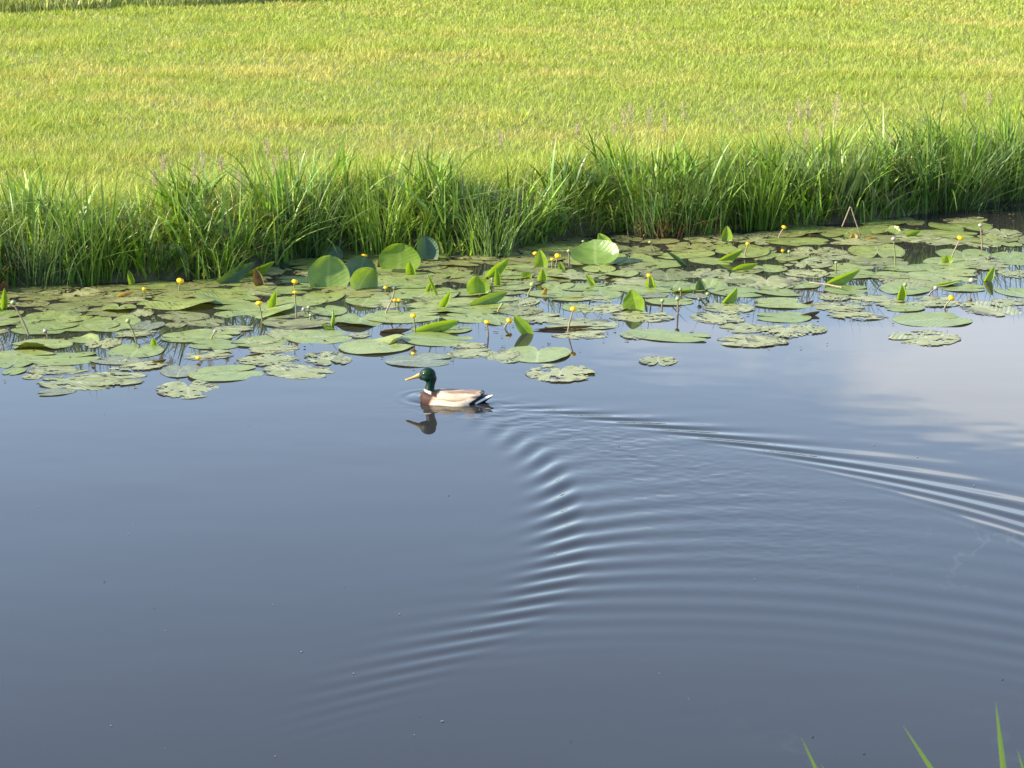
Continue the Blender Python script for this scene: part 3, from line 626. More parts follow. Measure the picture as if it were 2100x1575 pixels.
ZD = [  # quarter at (1540, 400)
 (180,305,390,52,'o'),(305,360,480,54,'c'),(90,420,230,104,'o'),(565,275,320,50,'o'),(920,272,270,68,'c'),(1170,285,250,60,'c',(3.1,.9,.4)),(1190,215,310,62,'o'),(1610,200,360,46,'t'),(760,360,420,70,'t'),(970,447,450,120,'c'),(640,442,220,88,'t'),
 (430,446,280,76,'t'),(1560,302,420,62,'c'),(1925,287,320,70,'t'),(1790,382,290,62,'t'),(1627,450,430,84,'c'),(1995,470,310,74,'c'),(1310,328,240,40,'t'),(800,552,340,60,'c'),(1130,566,300,50,'c'),(1370,556,320,40,'c'),(430,530,430,98,'t'),
 (390,602,330,64,'t'),(1030,622,400,56,'c'),(1535,630,500,90,'c'),(1850,556,340,60,'t'),(2010,600,240,60,'t'),(1665,717,340,66,'c'),(790,732,370,72,'c'),(1180,730,400,100,'c'),(190,740,390,80,'c'),(200,835,450,90,'c'),(650,780,250,60,'t'),
 (950,812,500,84,'t'),(700,866,430,52,'t'),(1150,872,290,60,'c'),(760,922,450,76,'t'),(1440,820,420,86,'t'),(200,940,410,88,'c'),(260,1042,400,96,'t'),(430,1020,300,80,'t'),(140,1132,330,80,'t'),(1460,957,570,114,'c'),(1290,1106,540,120,'t'),
 (1870,890,430,112,'t'),(2010,742,270,86,'c'),(1970,825,280,56,'t'),(1990,380,190,50,'c'),(1400,690,300,36,'c',(0,1.4,.3)),(130,560,260,56,'c')]
for offs, lst in (((0, 440), ZA), ((500, 440), ZB), ((1000, 420), ZC), ((1540, 400), ZD)):
    for e in lst: add_pad(offs[0] + e[0] / 3.75, offs[1] + e[1] / 3.75, e[2] / 3.75, e[3] / 3.75, e[4], e[5] if len(e) > 5 else None)
# the crowded back rows: more old pads wherever the water would be bare there
def water_gap(px, py):
    for cx, cy, rx, ry in ((1880, 520, 60, 26), (1150, 622, 60, 14), (1360, 665, 70, 20), (330, 700, 70, 16), (120, 690, 110, 14), (560, 665, 70, 18), (1700, 575, 60, 10), (1800, 585, 60, 12), (2010, 555, 50, 12), (700, 635, 60, 8), (2050, 440, 70, 30), (640, 705, 60, 8)):
        if ((px - cx) / rx) ** 2 + ((py - cy) / ry) ** 2 < 1: return True
    return False
fr = np.random.default_rng(5); tries = 0; fill = 0
while tries < 20000 and fill < 100:
    tries += 1; px = fr.uniform(-80, 2190); yb = np.interp(px, [q[0] for q in EDGE_PX], [q[1] for q in EDGE_PX])
    py = yb + 4 + fr.uniform(0, 1) ** 1.2 * 130
    if py > np.interp(px, [0, 700, 1200, 1700, 2100], [700, 690, 655, 610, 600]) or water_gap(px, py) or (px > 1840 and py < 450): continue
    w = fr.uniform(80, 150)
    if any(((px - a) / (c * .40 + w * .16)) ** 2 + ((py - b) / (d * .40 + w * .035)) ** 2 < 1 for a, b, c, d in PADS): continue
    add_pad(px, py, w, w * fr.uniform(.16, .22), fr.choice(['o', 't', 'c', 'o', 'c']), z=.004); fill += 1

def leaf_mesh(kind, seed, roll=.5, bend=.3, crease=0., heart=.25, twist=0., wmin=0.):
    twist = twist + .25 * math.sin(seed * 1.7)
    """Unit blade standing on its stalk: v up the midrib, u across. roll = half angle the sides curl through, bend = arch of the midrib."""
    nu, nv = 17, 22; uu = np.linspace(-1, 1, nu); vv = np.linspace(0, 1, nv); U_, V_ = np.meshgrid(uu, vv, indexing='ij')
    half = .5 * np.sin(np.pi * np.clip(V_ * .93 + .07, 0, 1) ** (.80 if heart > .13 else .72)) ** (.50 if heart > .13 else .72)
    half = np.maximum(half, wmin * (1 - V_))
    al = np.maximum(roll, .02); ang = al * U_
    X = half * np.sin(ang) / al; Nn = half * (1 - np.cos(ang)) / al + crease * half * np.abs(U_)
    X = X * (1 - crease * .5)
    back = heart * np.abs(U_) ** 1.5 * np.exp(-V_ / .18)          # basal lobes reach below the stalk
    L = V_ - back
    th = bend * L; rad = 1 / bend if abs(bend) > 1e-3 else 1e6
    A = rad * np.sin(th) if abs(bend) > 1e-3 else L; Bn = rad * (1 - np.cos(th)) if abs(bend) > 1e-3 else L * 0
    Zp = A + Nn * np.sin(-th); Yp = -(Bn + Nn * np.cos(th))
    if twist:
        t_ = twist * V_; X, Yp = X * np.cos(t_) - Yp * np.sin(t_), X * np.sin(t_) + Yp * np.cos(t_)
    Yp = Yp + .07 * (fbm(U_ * 1.5 + 9, V_ * 2 + seed % 30, 270, 2) - .5) * np.abs(U_) + .02 * np.sin(V_ * 9 + seed) * np.abs(U_) ** 2
    # material reads x across and y along the midrib: keep the mesh in that frame, the object stands it up
    V = np.stack([X, Zp, -Yp], -1).reshape(-1, 3)
    rim = .0 * U_
    if kind in 'bp': rim = .6 * sstep(.55, .7, fbm(U_ * 3 + 20, V_ * 4 + seed % 30, 280, 3))
    return mesh_np('leaf', V, grid_quads(nu, nv), mat=PM[kind], colors=np.repeat(rim.reshape(-1)[:, None], 3, 1))
def add_leaf(px, py, hpx, wpx, kind, desc, roll=.5, bend=.3, crease=0., lean=0., back=0., yaw=0., heart=.2, twist=0., short=None, label=None, name='lily_leaf', cat='lily leaf', group='lily leaves standing out of the water', z=-.01):
    """A leaf rising from the water at (px, py): height and width in photo pixels; lean = degrees to the right, back = away, yaw = turned."""
    s = scale_at(px, py); p = at(px, py)
    o = link(name, leaf_mesh(kind, int(px * 7 + py), roll, bend, crease, heart, twist))
    M = Matrix.Rotation(R(lean), 4, 'Y') @ Matrix.Rotation(-R(back), 4, 'X') @ Matrix.Rotation(R(yaw), 4, 'Z') @ Matrix.Rotation(R(90), 4, 'X')
    o.matrix_world = Matrix.Translation((p[0], p[1], z + .03 * hpx / s)) @ M @ Matrix.Diagonal((wpx / s, hpx / s, wpx / s, 1))
    return reg(o, px, py - hpx * .4, desc, cat, group, short, label)
def zp(q, x, y): return {'A': (x / 3.75, 440 + y / 3.75), 'B': (500 + x / 3.75, 440 + y / 3.75), 'C': (1000 + x / 3.75, 420 + y / 3.75), 'D': (1540 + x / 3.75, 400 + y / 3.75)}[q]
def L(q, x, y, h, w, *a, **k):
    px, py = zp(q, x, y); return add_leaf(px, py, h / 3.75, w / 3.75, *a, **k)
# --- prominent leaves, each described by hand
L('B', 645, 560, 250, 330, 'g', '', .35, .25, 0, 2, 24, 8, heart=.22, label='round green leaf standing upright facing the viewer, beside a tilted glossy leaf', short='the round upright leaf')
L('B', 880, 580, 210, 260, 'g', '', .6, .8, 0, 20, 48, 25, heart=.2, label='glossy pale leaf tilted back at the right foot of the round upright leaf', short='the tilted glossy leaf')
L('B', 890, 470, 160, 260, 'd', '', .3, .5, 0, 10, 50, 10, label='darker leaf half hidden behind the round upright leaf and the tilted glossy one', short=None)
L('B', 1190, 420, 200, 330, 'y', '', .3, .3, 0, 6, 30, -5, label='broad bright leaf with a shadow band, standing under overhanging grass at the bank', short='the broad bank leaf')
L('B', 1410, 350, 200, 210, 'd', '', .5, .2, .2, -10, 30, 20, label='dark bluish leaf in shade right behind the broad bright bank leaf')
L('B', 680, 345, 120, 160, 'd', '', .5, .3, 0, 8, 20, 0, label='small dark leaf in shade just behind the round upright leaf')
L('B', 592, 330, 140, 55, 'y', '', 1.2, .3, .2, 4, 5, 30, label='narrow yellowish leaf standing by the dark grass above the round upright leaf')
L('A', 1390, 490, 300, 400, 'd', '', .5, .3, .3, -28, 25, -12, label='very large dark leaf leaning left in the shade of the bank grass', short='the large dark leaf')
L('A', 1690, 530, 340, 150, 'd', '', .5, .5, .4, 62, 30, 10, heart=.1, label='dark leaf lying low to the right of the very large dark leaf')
L('B', 20, 470, 250, 130, 'y', '', .9, .4, .4, 62, 10, 20, heart=.05, label='long folded green leaf slanting up to the right at the grass edge')
L('A', 1020, 545, 130, 75, 'y', '', 1.4, -.2, .2, -12, 0, 10, heart=.05, label='single rolled bright leaf rising at the foot of the bank, left of the yellow flowers', short='the rolled bank leaf')
L('A', 30, 722, 165, 80, 'y', '', 1.2, .1, .3, 4, 0, 10, heart=.1, label='pair-like folded bright leaf at the left border of the pads', short='the folded leaf at the left border')
L('B', 225, 720, 150, 105, 'y', '', 1.3, .2, .3, 14, 0, -15, heart=.1, label='rolled bright leaf standing behind a flower on a large curved pad', short='the rolled leaf by the curved pad')
L('B', 678, 860, 145, 75, 'y', '', 2.4, .15, .1, 4, 0, 15, heart=.05, label='tightly rolled bright leaf like a cone, with a small leaf at its foot', short='the cone-like rolled leaf')
L('B', 690, 880, 110, 60, 'y', '', .8, .6, .4, -60, 10, 0, label='small folded leaf lying at the foot of the cone-like rolled leaf')
L('B', 1490, 620, 190, 45, 'y', '', 1.8, -.7, .1, -24, 0, 0, heart=.02, label='slender rolled leaf arching over to the left above the pads', short='the arching slender leaf')
L('B', 1410, 590, 90, 60, 'y', '', 1., .5, .3, 24, 0, 0, label='short young leaf left of the arching slender leaf')
L('B', 1530, 715, 150, 95, 'y', '', .9, .1, .5, 24, 0, -20, heart=.1, label='folded bright leaf like a fin, right of the arching slender leaf', short='the fin-like leaf')
L('B', 1800, 605, 140, 210, 'y', '', .8, .3, .1, -6, 15, 15, heart=.15, label='broad curved leaf standing upright left of the arched tent-like leaf', short='the broad curved leaf')
L('B', 1760, 700, 320, 120, 'g', '', .6, .5, .2, 72, 30, 6, label='long drooping leaf lying in front of the broad curved leaf')
L('C', 78, 620, 150, 85, 'y', '', 1.5, .1, .2, -4, 0, 0, heart=.05, label='rolled bright leaf standing under the arched tent-like leaf')
L('C', 0, 560, 250, 120, 'y', '', .8, .9, .3, 48, 20, 10, label='arched tent-like leaf with yellow edge over a rolled leaf', short='the tent-like leaf')
L('C', 430, 480, 150, 125, 'y', '', .3, .2, .35, -12, 5, -18, heart=.1, label='upright triangular leaf between two yellow flowers near the bank', short='the triangular leaf')
L('C', 905, 370, 165, 160, 'y', '', .9, -.3, .3, -16, 10, 20, heart=.1, label='tall curled bright leaf behind a domed grey-green pad', short='the tall curled leaf')
L('C', 830, 458, 230, 390, 'g', '', .55, .5, .0, 0, 70, 0, label='domed grey-green leaf arched up in front of the tall curled leaf', short='the domed leaf')
L('C', 800, 345, 80, 60, 'y', '', 1, .2, .3, 10, 0, 0, label='small green leaf tip just left of the tall curled leaf')
L('C', 1150, 803, 170, 215, 'y', '', .25, .15, .25, -13, 6, -28, heart=.12, label='large bright triangular leaf standing alone by open water', short='the large triangular leaf')
L('C', 812, 622, 115, 60, 'y', '', .8, -.6, .2, -28, 0, 10, heart=.02, label='small pale leaf bent to the left on its stalk', short='the small bent leaf')
L('C', 1250, 637, 105, 110, 'y', '', 1.1, .1, .2, 0, 5, 5, heart=.1, label='cupped leaf standing right behind a yellow flower', short='the cupped leaf')
L('C', 1845, 278, 125, 100, 'y', '', .5, .1, .2, -3, 4, -15, heart=.1, label='upright leaf standing at the grass edge beside the brown-based tussock', short='the bank-side leaf')
L('C', 1780, 430, 215, 95, 'y', '', .6, .2, .5, 64, 5, 10, heart=.05, label='folded bright leaf slanting right, behind a thin flower', short='the slanting folded leaf')
L('C', 1890, 505, 220, 90, 'y', '', .8, .7, .2, 74, 20, 0, heart=.05, label='low arched leaf with a bright yellow-green back', short='the low arched leaf')
L('C', 320, 990, 190, 120, 'y', '', .5, -.15, .3, -38, 4, 10, heart=.08, label='bright leaning leaf mirrored in the open water', short='the leaning mirrored leaf')
L('C', 1815, 752, 160, 120, 'y', '', .7, .2, .35, 38, 8, 20, heart=.08, label='bright folded leaf leaning right beside two round buds', short='the folded leaf by the buds')
L('C', 415, 585, 100, 95, 'y', '', .9, .2, .3, 2, 5, 0, label='small fan-like leaf standing on the rim of a pad')
L('C', 320, 565, 70, 130, 'y', '', .8, .5, .3, -48, 20, 0, label='low green leaf left of the small fan-like leaf')
L('C', 575, 500, 70, 60, 'y', '', .6, .1, .2, -14, 0, 0, label='tiny pointed leaf right of a flower by the triangular leaf')
L('C', 1630, 655, 90, 105, 'd', '', .7, .1, .3, 0, 5, 10, label='dark upright fold on a pad near the large triangular leaf')
L('C', 1530, 475, 210, 60, 'd', '', 1.1, .2, .4, -54, 0, 0, heart=.03, twist=.8, label='long dark twisted leaf slanting over the pads', short='the dark twisted leaf')
L('C', 1420, 672, 200, 60, 'y', '', 1., .4, .3, 84, 10, 0, heart=.02, label='yellow-edged curled leaf lying flat on the water')
L('D', 580, 690, 290, 120, 'y', '', .5, .15, .35, 66, 10, 14, heart=.06, label='long bright folded leaf pointing right, with a fallen stalk at its foot', short='the long bright leaf')
L('D', 1140, 800, 120, 120, 'y', '', 1.5, .15, .35, 6, 4, 0, heart=.12, label='bright funnel-shaped leaf standing on a pad', short='the funnel-shaped leaf')
L('D', 1800, 660, 135, 85, 'y', '', .7, .1, .4, 28, 0, 12, heart=.08, label='small upright bright leaf mirrored in dark water', short='the small mirrored leaf')
L('D', 1510, 520, 60, 110, 'y', '', .7, .6, .3, -8, 30, 0, label='green folded leaf at the base of a leaning flower stalk')
L('D', 1400, 700, 250, 46, 'y', '', 1., .25, .2, 80, 14, 4, heart=.03, label='narrow curled bright leaf lying along a pad')
L('D', 1180, 322, 140, 70, 'y', '', .7, .3, .3, 68, 14, 0, heart=.05, label='bright upturned leaf edge beside dark water by the bank')
L('B', 1290, 460, 110, 110, 'y', '', 1., .2, .4, -6, 5, 0, label='crumpled green leaf in front of the broad bright bank leaf')
L('B', 1330, 905, 350, 120, 'y', '', .8, .3, .2, 78, 20, 0, label='upturned leaf showing a bright underside right of a tall flower')
L('A', 1195, 1005, 70, 70, 'y', '', 1., .1, .4, -10, 0, 0, label='little pointed leaf poking up beside a leaning bud stalk')
dead = dict(cat='dead leaf', group='dead curled leaves among the pads', name='dead_leaf')
L('B', 1050, 905, 250, 110, 'b', '', 1.6, .3, .3, 82, 0, 0, heart=.02, label='purple-brown curled dead leaf lying between pads', short='the purple-brown dead leaf', **dead)
L('A', 905, 632, 140, 80, 'p', '', 1.3, .4, .2, 68, 5, 0, heart=.02, label='orange and yellow curled dry leaf on the pads at left', short='the orange dry leaf', **dead)
L('A', 30, 590, 110, 110, 'b', '', 1.3, .8, .2, 20, 10, 0, label='brown withered leaf against the grass at the left border', **dead)
L('A', 2010, 545, 150, 130, 'b', '', 1.4, .6, .3, -20, 20, 0, label='dark withered leaf under the long folded green leaf', **dead)
L('B', 530, 560, 50, 80, 'b', '', 1.4, .6, .3, 30, 10, 0, label='small brown curled leaf left of the round upright leaf', **dead)
L('B', 1060, 400, 60, 80, 'b', '', 1.4, .6, .3, -30, 10, 0, label='small brown shrivelled leaf left of the broad bright bank leaf', **dead)
L('C', 430, 690, 70, 70, 'p', '', 1.4, .6, .3, 12, 10, 0, label='small pinkish withered leaf right of the drooping bud', **dead)
L('C', 590, 720, 160, 50, 'p', '', 1.3, .4, .3, 84, 10, 0, label='pale yellow crinkled leaf scrap on a pad', **dead)
L('D', 790, 330, 45, 80, 'p', '', 1.0, .4, .2, -10, 20, 0, label='orange dry scrap on a pad below the bent stalk', **dead)
L('D', 880, 345, 100, 55, 'p', '', .8, .6, .2, 74, 10, 0, label='peach-coloured dry leaf edge right of the bent stalk', **dead)
L('A', 1170, 1140, 120, 60, 'b', '', 1.2, .5, .3, 70, 10, 0, label='dark brown shrivelled leaf among the front pads at left', **dead)
L('D', 400, 835, 90, 45, 'b', '', 1.3, .4, .3, 68, 10, 0, label='small reddish-brown shrivelled tip on a pad at right', **dead)
L('D', 390, 925, 150, 60, 'b', '', 1.2, .3, .3, 76, 10, 0, label='dark green-brown crumpled leaf at the end of the front pads', **dead)
L('B', 20, 1085, 130, 45, 'b', '', 1.3, .3, .3, 78, 10, 0, label='reddish-brown curled rim scrap on the front pads', **dead)
L('C', 400, 962, 420, 50, 'b', '', 1.3, .1, .2, 87, 5, 0, label='blackened curled leaf edge behind the tall mirrored flower', **dead)

# ------------------------------------------------------------------ flowers, buds and stalks
def petals_mesh():
    A = Acc()
    for k in range(5):
        a0 = k * 2 * np.pi / 5; uu = np.linspace(-.78, .78, 9); vv = np.linspace(0, 1, 8); U_, V_ = np.meshgrid(uu, vv, indexing='ij')
        polar = np.pi * (.98 - .80 * V_); rr = 1.0 + .05 * (k % 2) - .10 * V_ ** 3 + .05 * U_ ** 2
        wid = np.sin(np.pi * np.clip(V_ * .86 + .1, 0, 1)) ** .5
        az = a0 + U_ * wid * 1.05
        A.add(np.stack([rr * np.sin(polar) * np.cos(az), rr * np.sin(polar) * np.sin(az), -rr * np.cos(polar) * -.9], -1).reshape(-1, 3) * np.array([1, 1, 1]), grid_quads(9, 8), np.zeros((0, 3), int), np.zeros((72, 3)))
    return A.mesh('petals', M_PETAL)
ME_PETALS = petals_mesh()
def lathe(prof, n=14):
    prof = np.array(prof); ph = np.linspace(0, 2 * np.pi, n, endpoint=False); V = np.stack([prof[:, :1] * np.cos(ph), prof[:, :1] * np.sin(ph), np.repeat(prof[:, 1:], n, 1)], -1).reshape(-1, 3)
    return V, np.array([(i * n + j, i * n + (j + 1) % n, (i + 1) * n + (j + 1) % n, (i + 1) * n + j) for i in range(len(prof) - 1) for j in range(n)])
ME_STIGMA = mesh_np('stigma', *lathe([(0, .55), (.45, .55), (.5, .3), (.35, -.5), (.3, -.8), (0, -.8)]), mat=M_STIGMA)
def bud_mesh(m, pointed=0.): return mesh_np('bud', *lathe([(.0, -.95), (.32, -.92), (.62, -.7), (.92, -.3), (1., .05), (.9, .4), (.66, .72), (.34, .95), (.30, 1.02 + pointed), (0, 1.0 + pointed)]), mat=m)
ME_BUD = {'g': bud_mesh(M_BUD), 'p': bud_mesh(M_BUD_PALE), 'd': bud_mesh(M_BUD_DARK)}
def stalk(root, top, base, r0, mat, sag=0.):
    base, top = np.array(base), np.array(top); t = np.linspace(0, 1, 10)[:, None]
    mid = base * (1 - t) + top * t + np.array([1, 0, 0]) * sag * np.sin(np.pi * t) - np.array([0, 0, .10]) * (1 - t) ** 6
    V, q, tt = tube(mid - np.array(root.location), np.linspace(r0 * 1.15, r0 * .85, 10), 8)
    o = link('stem', mesh_np('stem', V, q, tt, mat), root); return mid
def add_flower(q, bx, by, tx, ty, dia, desc=None, label=None, short=None, kind='flower', stem=M_STEM, bud='g', sag=0., deep=0., squash=1.):
    """Stalk from the water at (bx, by) to the head at (tx, ty), zoomed-quarter pixels; dia = head width in those pixels."""
    b = zp(q, bx, by); t = zp(q, tx, ty); base = at(*b); top = at_y(t[0], t[1], base[1] + deep); s = scale_at(*b)
    r = dia / 3.75 / s / 2 * .92; squash *= random.Random(int(tx + ty)).uniform(.82, 1.05); nm = 'lily_flower' if kind == 'flower' else 'lily_bud'
    root = bpy.data.objects.new(nm, None); COL.objects.link(root); root.location = base
    long_ = np.linalg.norm(top - base)
    if long_ > r * 1.6: stalk(root, top, base, .0052 if kind == 'flower' else .0058, stem, sag)
    d = Vector(top - base); quat = (d if d.length > .02 else Vector((0, 0, 1))).to_track_quat('Z', 'Y')
    h = link('petals' if kind == 'flower' else 'bud', ME_PETALS if kind == 'flower' else ME_BUD[bud], root); h.location = Vector(top - base) + Vector((0, 0, .25 * r))
    rr = random.Random(int(tx * 3 + ty)); quat2 = (d.normalized() + Vector((rr.uniform(-.25, .25), rr.uniform(-.3, .1), .6))).to_track_quat('Z', 'Y'); h.rotation_euler = quat2.to_euler()
    h.scale = (r, r, r * .92 * squash)
    if kind == 'flower':
        st = link('stigma', ME_STIGMA, root); st.location = h.location; st.rotation_euler = h.rotation_euler; st.scale = (r * .95, r * .95, r * .9)
    tall = 'tall ' if long_ > .16 else ('low ' if long_ < .07 else '')
    if desc is None: desc = (tall + 'yellow lily flower') if kind == 'flower' else tall + {'g': 'green', 'p': 'pale', 'd': 'dark'}[bud] + ' lily seed head'
    return reg(root, t[0], t[1], desc, 'flower' if kind == 'flower' else 'seed head', 'yellow water lily flowers' if kind == 'flower' else 'lily buds and seed heads on stalks', short, label)
Fl = add_flower
def Bd(*a, **k): return add_flower(*a, kind='bud', **k)
Fl('A', 1370, 590, 1387, 515, 62, label='large open yellow flower in front of the very large dark leaf', short='the large flower by the bank')
Fl('A', 1560, 500, 1570, 467, 46, label='smaller yellow flower just right of the large open one by the bank')
Fl('A', 1115, 650, 1108, 575, 34, label='small round yellow bud-like flower behind the large left pad', short='the small round flower')
Fl('A', 2022, 822, 1992, 686, 54, label='yellow flower on a dark stalk in front of the large curved pad', short='the flower on the curved pad')
Fl('A', 1525, 1130, 1525, 1106, 42, label='dull yellow flower floating at the front pads at left', squash=.8)
Bd('A', 240, 930, 102, 682, 48, stem=M_STEM_PALE, bud='g', label='pale seed head on a long stalk leaning left at the left border', short='the long leaning seed head')
Bd('A', 375, 950, 348, 900, 40, stem=M_STEM_BROWN, bud='p', label='short seed head right of the long leaning one')
Bd('A', 1065, 990, 985, 822, 42, bud='g', stem=M_STEM, label='green seed head leaning left over a large notched pad', short='the seed head over the notched pad')
Bd('A', 1610, 960, 1656, 900, 34, bud='p', label='small pale seed head between two front pads at left')
Bd('A', 40, 1045, -15, 930, 40, stem=M_STEM_BROWN, bud='d', label='dark stalk leaning out at the left border of the picture')
Fl('B', 383, 565, 393, 520, 52, label='upper of two yellow flowers, left of the round upright leaf', short='the upper yellow flower')
Fl('B', 405, 800, 393, 600, 36, label='lower small yellow flower on a tall straight stalk, below the upper one', short='the flower on the straight stalk')
Fl('B', 925, 350, 926, 322, 48, label='yellow flower right behind the dark leaf of the round upright group', short='the flower at the grass edge')
Fl('B', 1090, 590, 1090, 565, 34, label='small yellow flower on the pads right of the tilted glossy leaf')
Bd('B', 1060, 760, 1160, 572, 40, stem=M_STEM_PALE, bud='d', sag=.02, label='brown seed head on a thick stalk bending right', short='the bending brown seed head')
Fl('B', 1165, 705, 1160, 662, 34, label='left one of a close pair of small yellow flowers', short='the pair of small flowers')
Fl('B', 1185, 705, 1194, 662, 32, label='right one of a close pair of small yellow flowers')
Fl('B', 1322, 915, 1305, 782, 50, label='yellow flower on a dark straight stalk just above the duck', short='the flower above the duck')
Fl('B', 1882, 940, 1870, 832, 48, stem=M_STEM_BROWN, label='ragged yellow flower on a dark stalk left of the leaning mirrored leaf', short='the ragged flower')
Fl('B', 1990, 872, 2042, 820, 50, label='drooping yellow flower leaning right beside the leaning mirrored leaf')
Bd('B', 1905, 605, 1909, 500, 24, label='thin green bud on a stalk against the broad curved leaf')
Bd('B', 475, 770, 460, 732, 34, bud='p', label='left pale bud of a small cluster right of the straight flower stalk')
Bd('B', 490, 770, 500, 718, 34, bud='g', label='upper green bud of a small cluster right of the straight flower stalk')
Bd('B', 505, 815, 515, 778, 34, bud='g', label='lower green bud of a small cluster right of the straight flower stalk')
Fl('B', 1303, 1085, 1303, 1072, 34, label='faded flower floating on the wet pad above the duck', squash=.7)
Fl('C', 376, 425, 365, 376, 40, label='orange-yellow flower left of the triangular leaf', short='the orange-yellow flower')
Fl('C', 520, 485, 540, 398, 54, label='bright yellow flower right of the triangular leaf', short='the flower by the triangular leaf')
Fl('C', 496, 490, 497, 420, 28, label='tiny greenish flower between the triangular leaf and a bright flower')
Bd('C', 630, 470, 624, 360, 34, stem=M_STEM_BROWN, label='dark-stalked bud left of the domed leaf', short='the dark-stalked bud')
Bd('C', 738, 330, 735, 285, 28, label='small bud behind the domed leaf')
Bd('C', 1300, 365, 1248, 290, 28, label='thin leaning bud near the brown-based tussock')
Fl('C', 1236, 645, 1241, 547, 40, label='yellow flower in front of the cupped leaf', short='the flower of the cupped leaf')
Bd('C', 296, 712, 345, 620, 52, label='drooping greenish bud on a curved stalk', short='the drooping bud')
Fl('C', 608, 975, 660, 804, 52, stem=M_STEM_PALE, label='tall yellow flower mirrored in open water at the front of the pads', short='the tall mirrored flower')
Bd('C', 1338, 812, 1344, 742, 36, stem=M_STEM_BROWN, bud='g', label='left one of two round buds right of the large triangular leaf', short='the left round bud')
Bd('C', 1463, 845, 1462, 728, 42, stem=M_STEM_BROWN, bud='g', label='right one of two round buds right of the large triangular leaf', short='the right round bud')
Bd('C', 1490, 700, 1482, 656, 32, stem=M_STEM_BROWN, bud='g', label='bud behind the two round buds, in front of a curled yellow leaf')
Bd('C', 1632, 755, 1630, 730, 40, bud='d', label='dark squat bud right of the two round buds')
Bd('C', 1695, 715, 1693, 690, 36, bud='g', label='squat green bud left of the bright folded leaning leaf')
Fl('C', 1970, 405, 2000, 302, 34, stem=M_STEM_PALE, label='small yellow flower on a thin stalk by the slanting folded leaf', short='the thin-stalked flower')
Bd('C', 66, 822, 110, 768, 26, label='small leaning bud below the long drooping leaf')
Fl('D', 200, 332, 255, 250, 40, stem=M_STEM_PALE, label='yellow flower leaning right at the foot of the bank grass', short='the flower by the bank grass')
Fl('D', 1522, 512, 1610, 335, 52, stem=M_STEM_PALE, label='tall yellow flower leaning right out of a folded leaf, over dark water', short='the tall leaning flower')
Fl('D', 1470, 872, 1543, 797, 56, label='yellow flower stooping to the right over the front of the pads', short='the stooping flower')
Fl('D', 245, 450, 243, 430, 26, label='tiny orange flower in the dark gap between pads')
Bd('D', 1115, 545, 1097, 342, 40, stem=M_STEM, bud='p', label='pinkish seed head on a tall stalk in front of a big pad', short='the pinkish seed head')
Bd('D', 1782, 418, 1765, 238, 40, stem=M_STEM_PALE, bud='p', label='tallest pale seed head standing by the dark water at the bank', short='the tallest pale seed head')
Bd('D', 650, 605, 655, 524, 30, bud='g', label='green bud standing behind the long bright leaf')
Bd('D', 1705, 690, 1698, 662, 50, bud='p', label='whitish seed head fallen onto a pad', short='the fallen whitish seed head')
Bd('D', 1350, 768, 1422, 720, 42, stem=M_STEM_BROWN, bud='p', label='brown seed head lying on its stalk right of the funnel-shaped leaf')
Bd('D', 1182, 730, 1186, 694, 36, bud='g', label='green bud right behind the funnel-shaped leaf')
Bd('D', 1828, 515, 1830, 492, 40, bud='d', label='dark bud on the water near the tallest pale seed head')
Bd('D', 296, 470, 294, 438, 30, bud='g', label='squat green bud beside the tiny orange flower')
Bd('D', 1685, 825, 1686, 808, 38, bud='d', label='dark round seed head floating right of the stooping flower')
# the bent reed stalk and a fallen one
def add_stalk(pts, r, label, short, name='reed_stalk', loc_z=None):
    root_p = at(*pts[0]); Yb = root_p[1]; P = np.array([at_y(x, y, Yb + .0) for x, y in pts]) if loc_z is None else np.array([at(x, y, loc_z) for x, y in pts])
    dense = np.concatenate([P[i] + (P[i + 1] - P[i]) * np.linspace(0, 1, 8, endpoint=False)[:, None] for i in range(len(P) - 1)] + [P[-1:]])
    V, q, t = tube(dense - P[0], r, 8); o = link(name, mesh_np(name, V, q, t, M_STEM_PALE), None, P[0]); mid = pts[len(pts) // 2]
    reg(o, mid[0], mid[1], '', 'stalk', None, short, label)
add_stalk([zp('D', 842, 310), zp('D', 800, 190), zp('D', 770, 95), zp('D', 762, 92), zp('D', 735, 160), zp('D', 700, 245)], .0052, 'brown stalk bent over like an upside-down V in front of the bank grass', 'the bent stalk')
add_stalk([zp('D', 450, 672), zp('D', 600, 690), zp('D', 706, 712)], .006, 'pale fallen stalk lying flat at the foot of the long bright leaf', None, loc_z=.03)

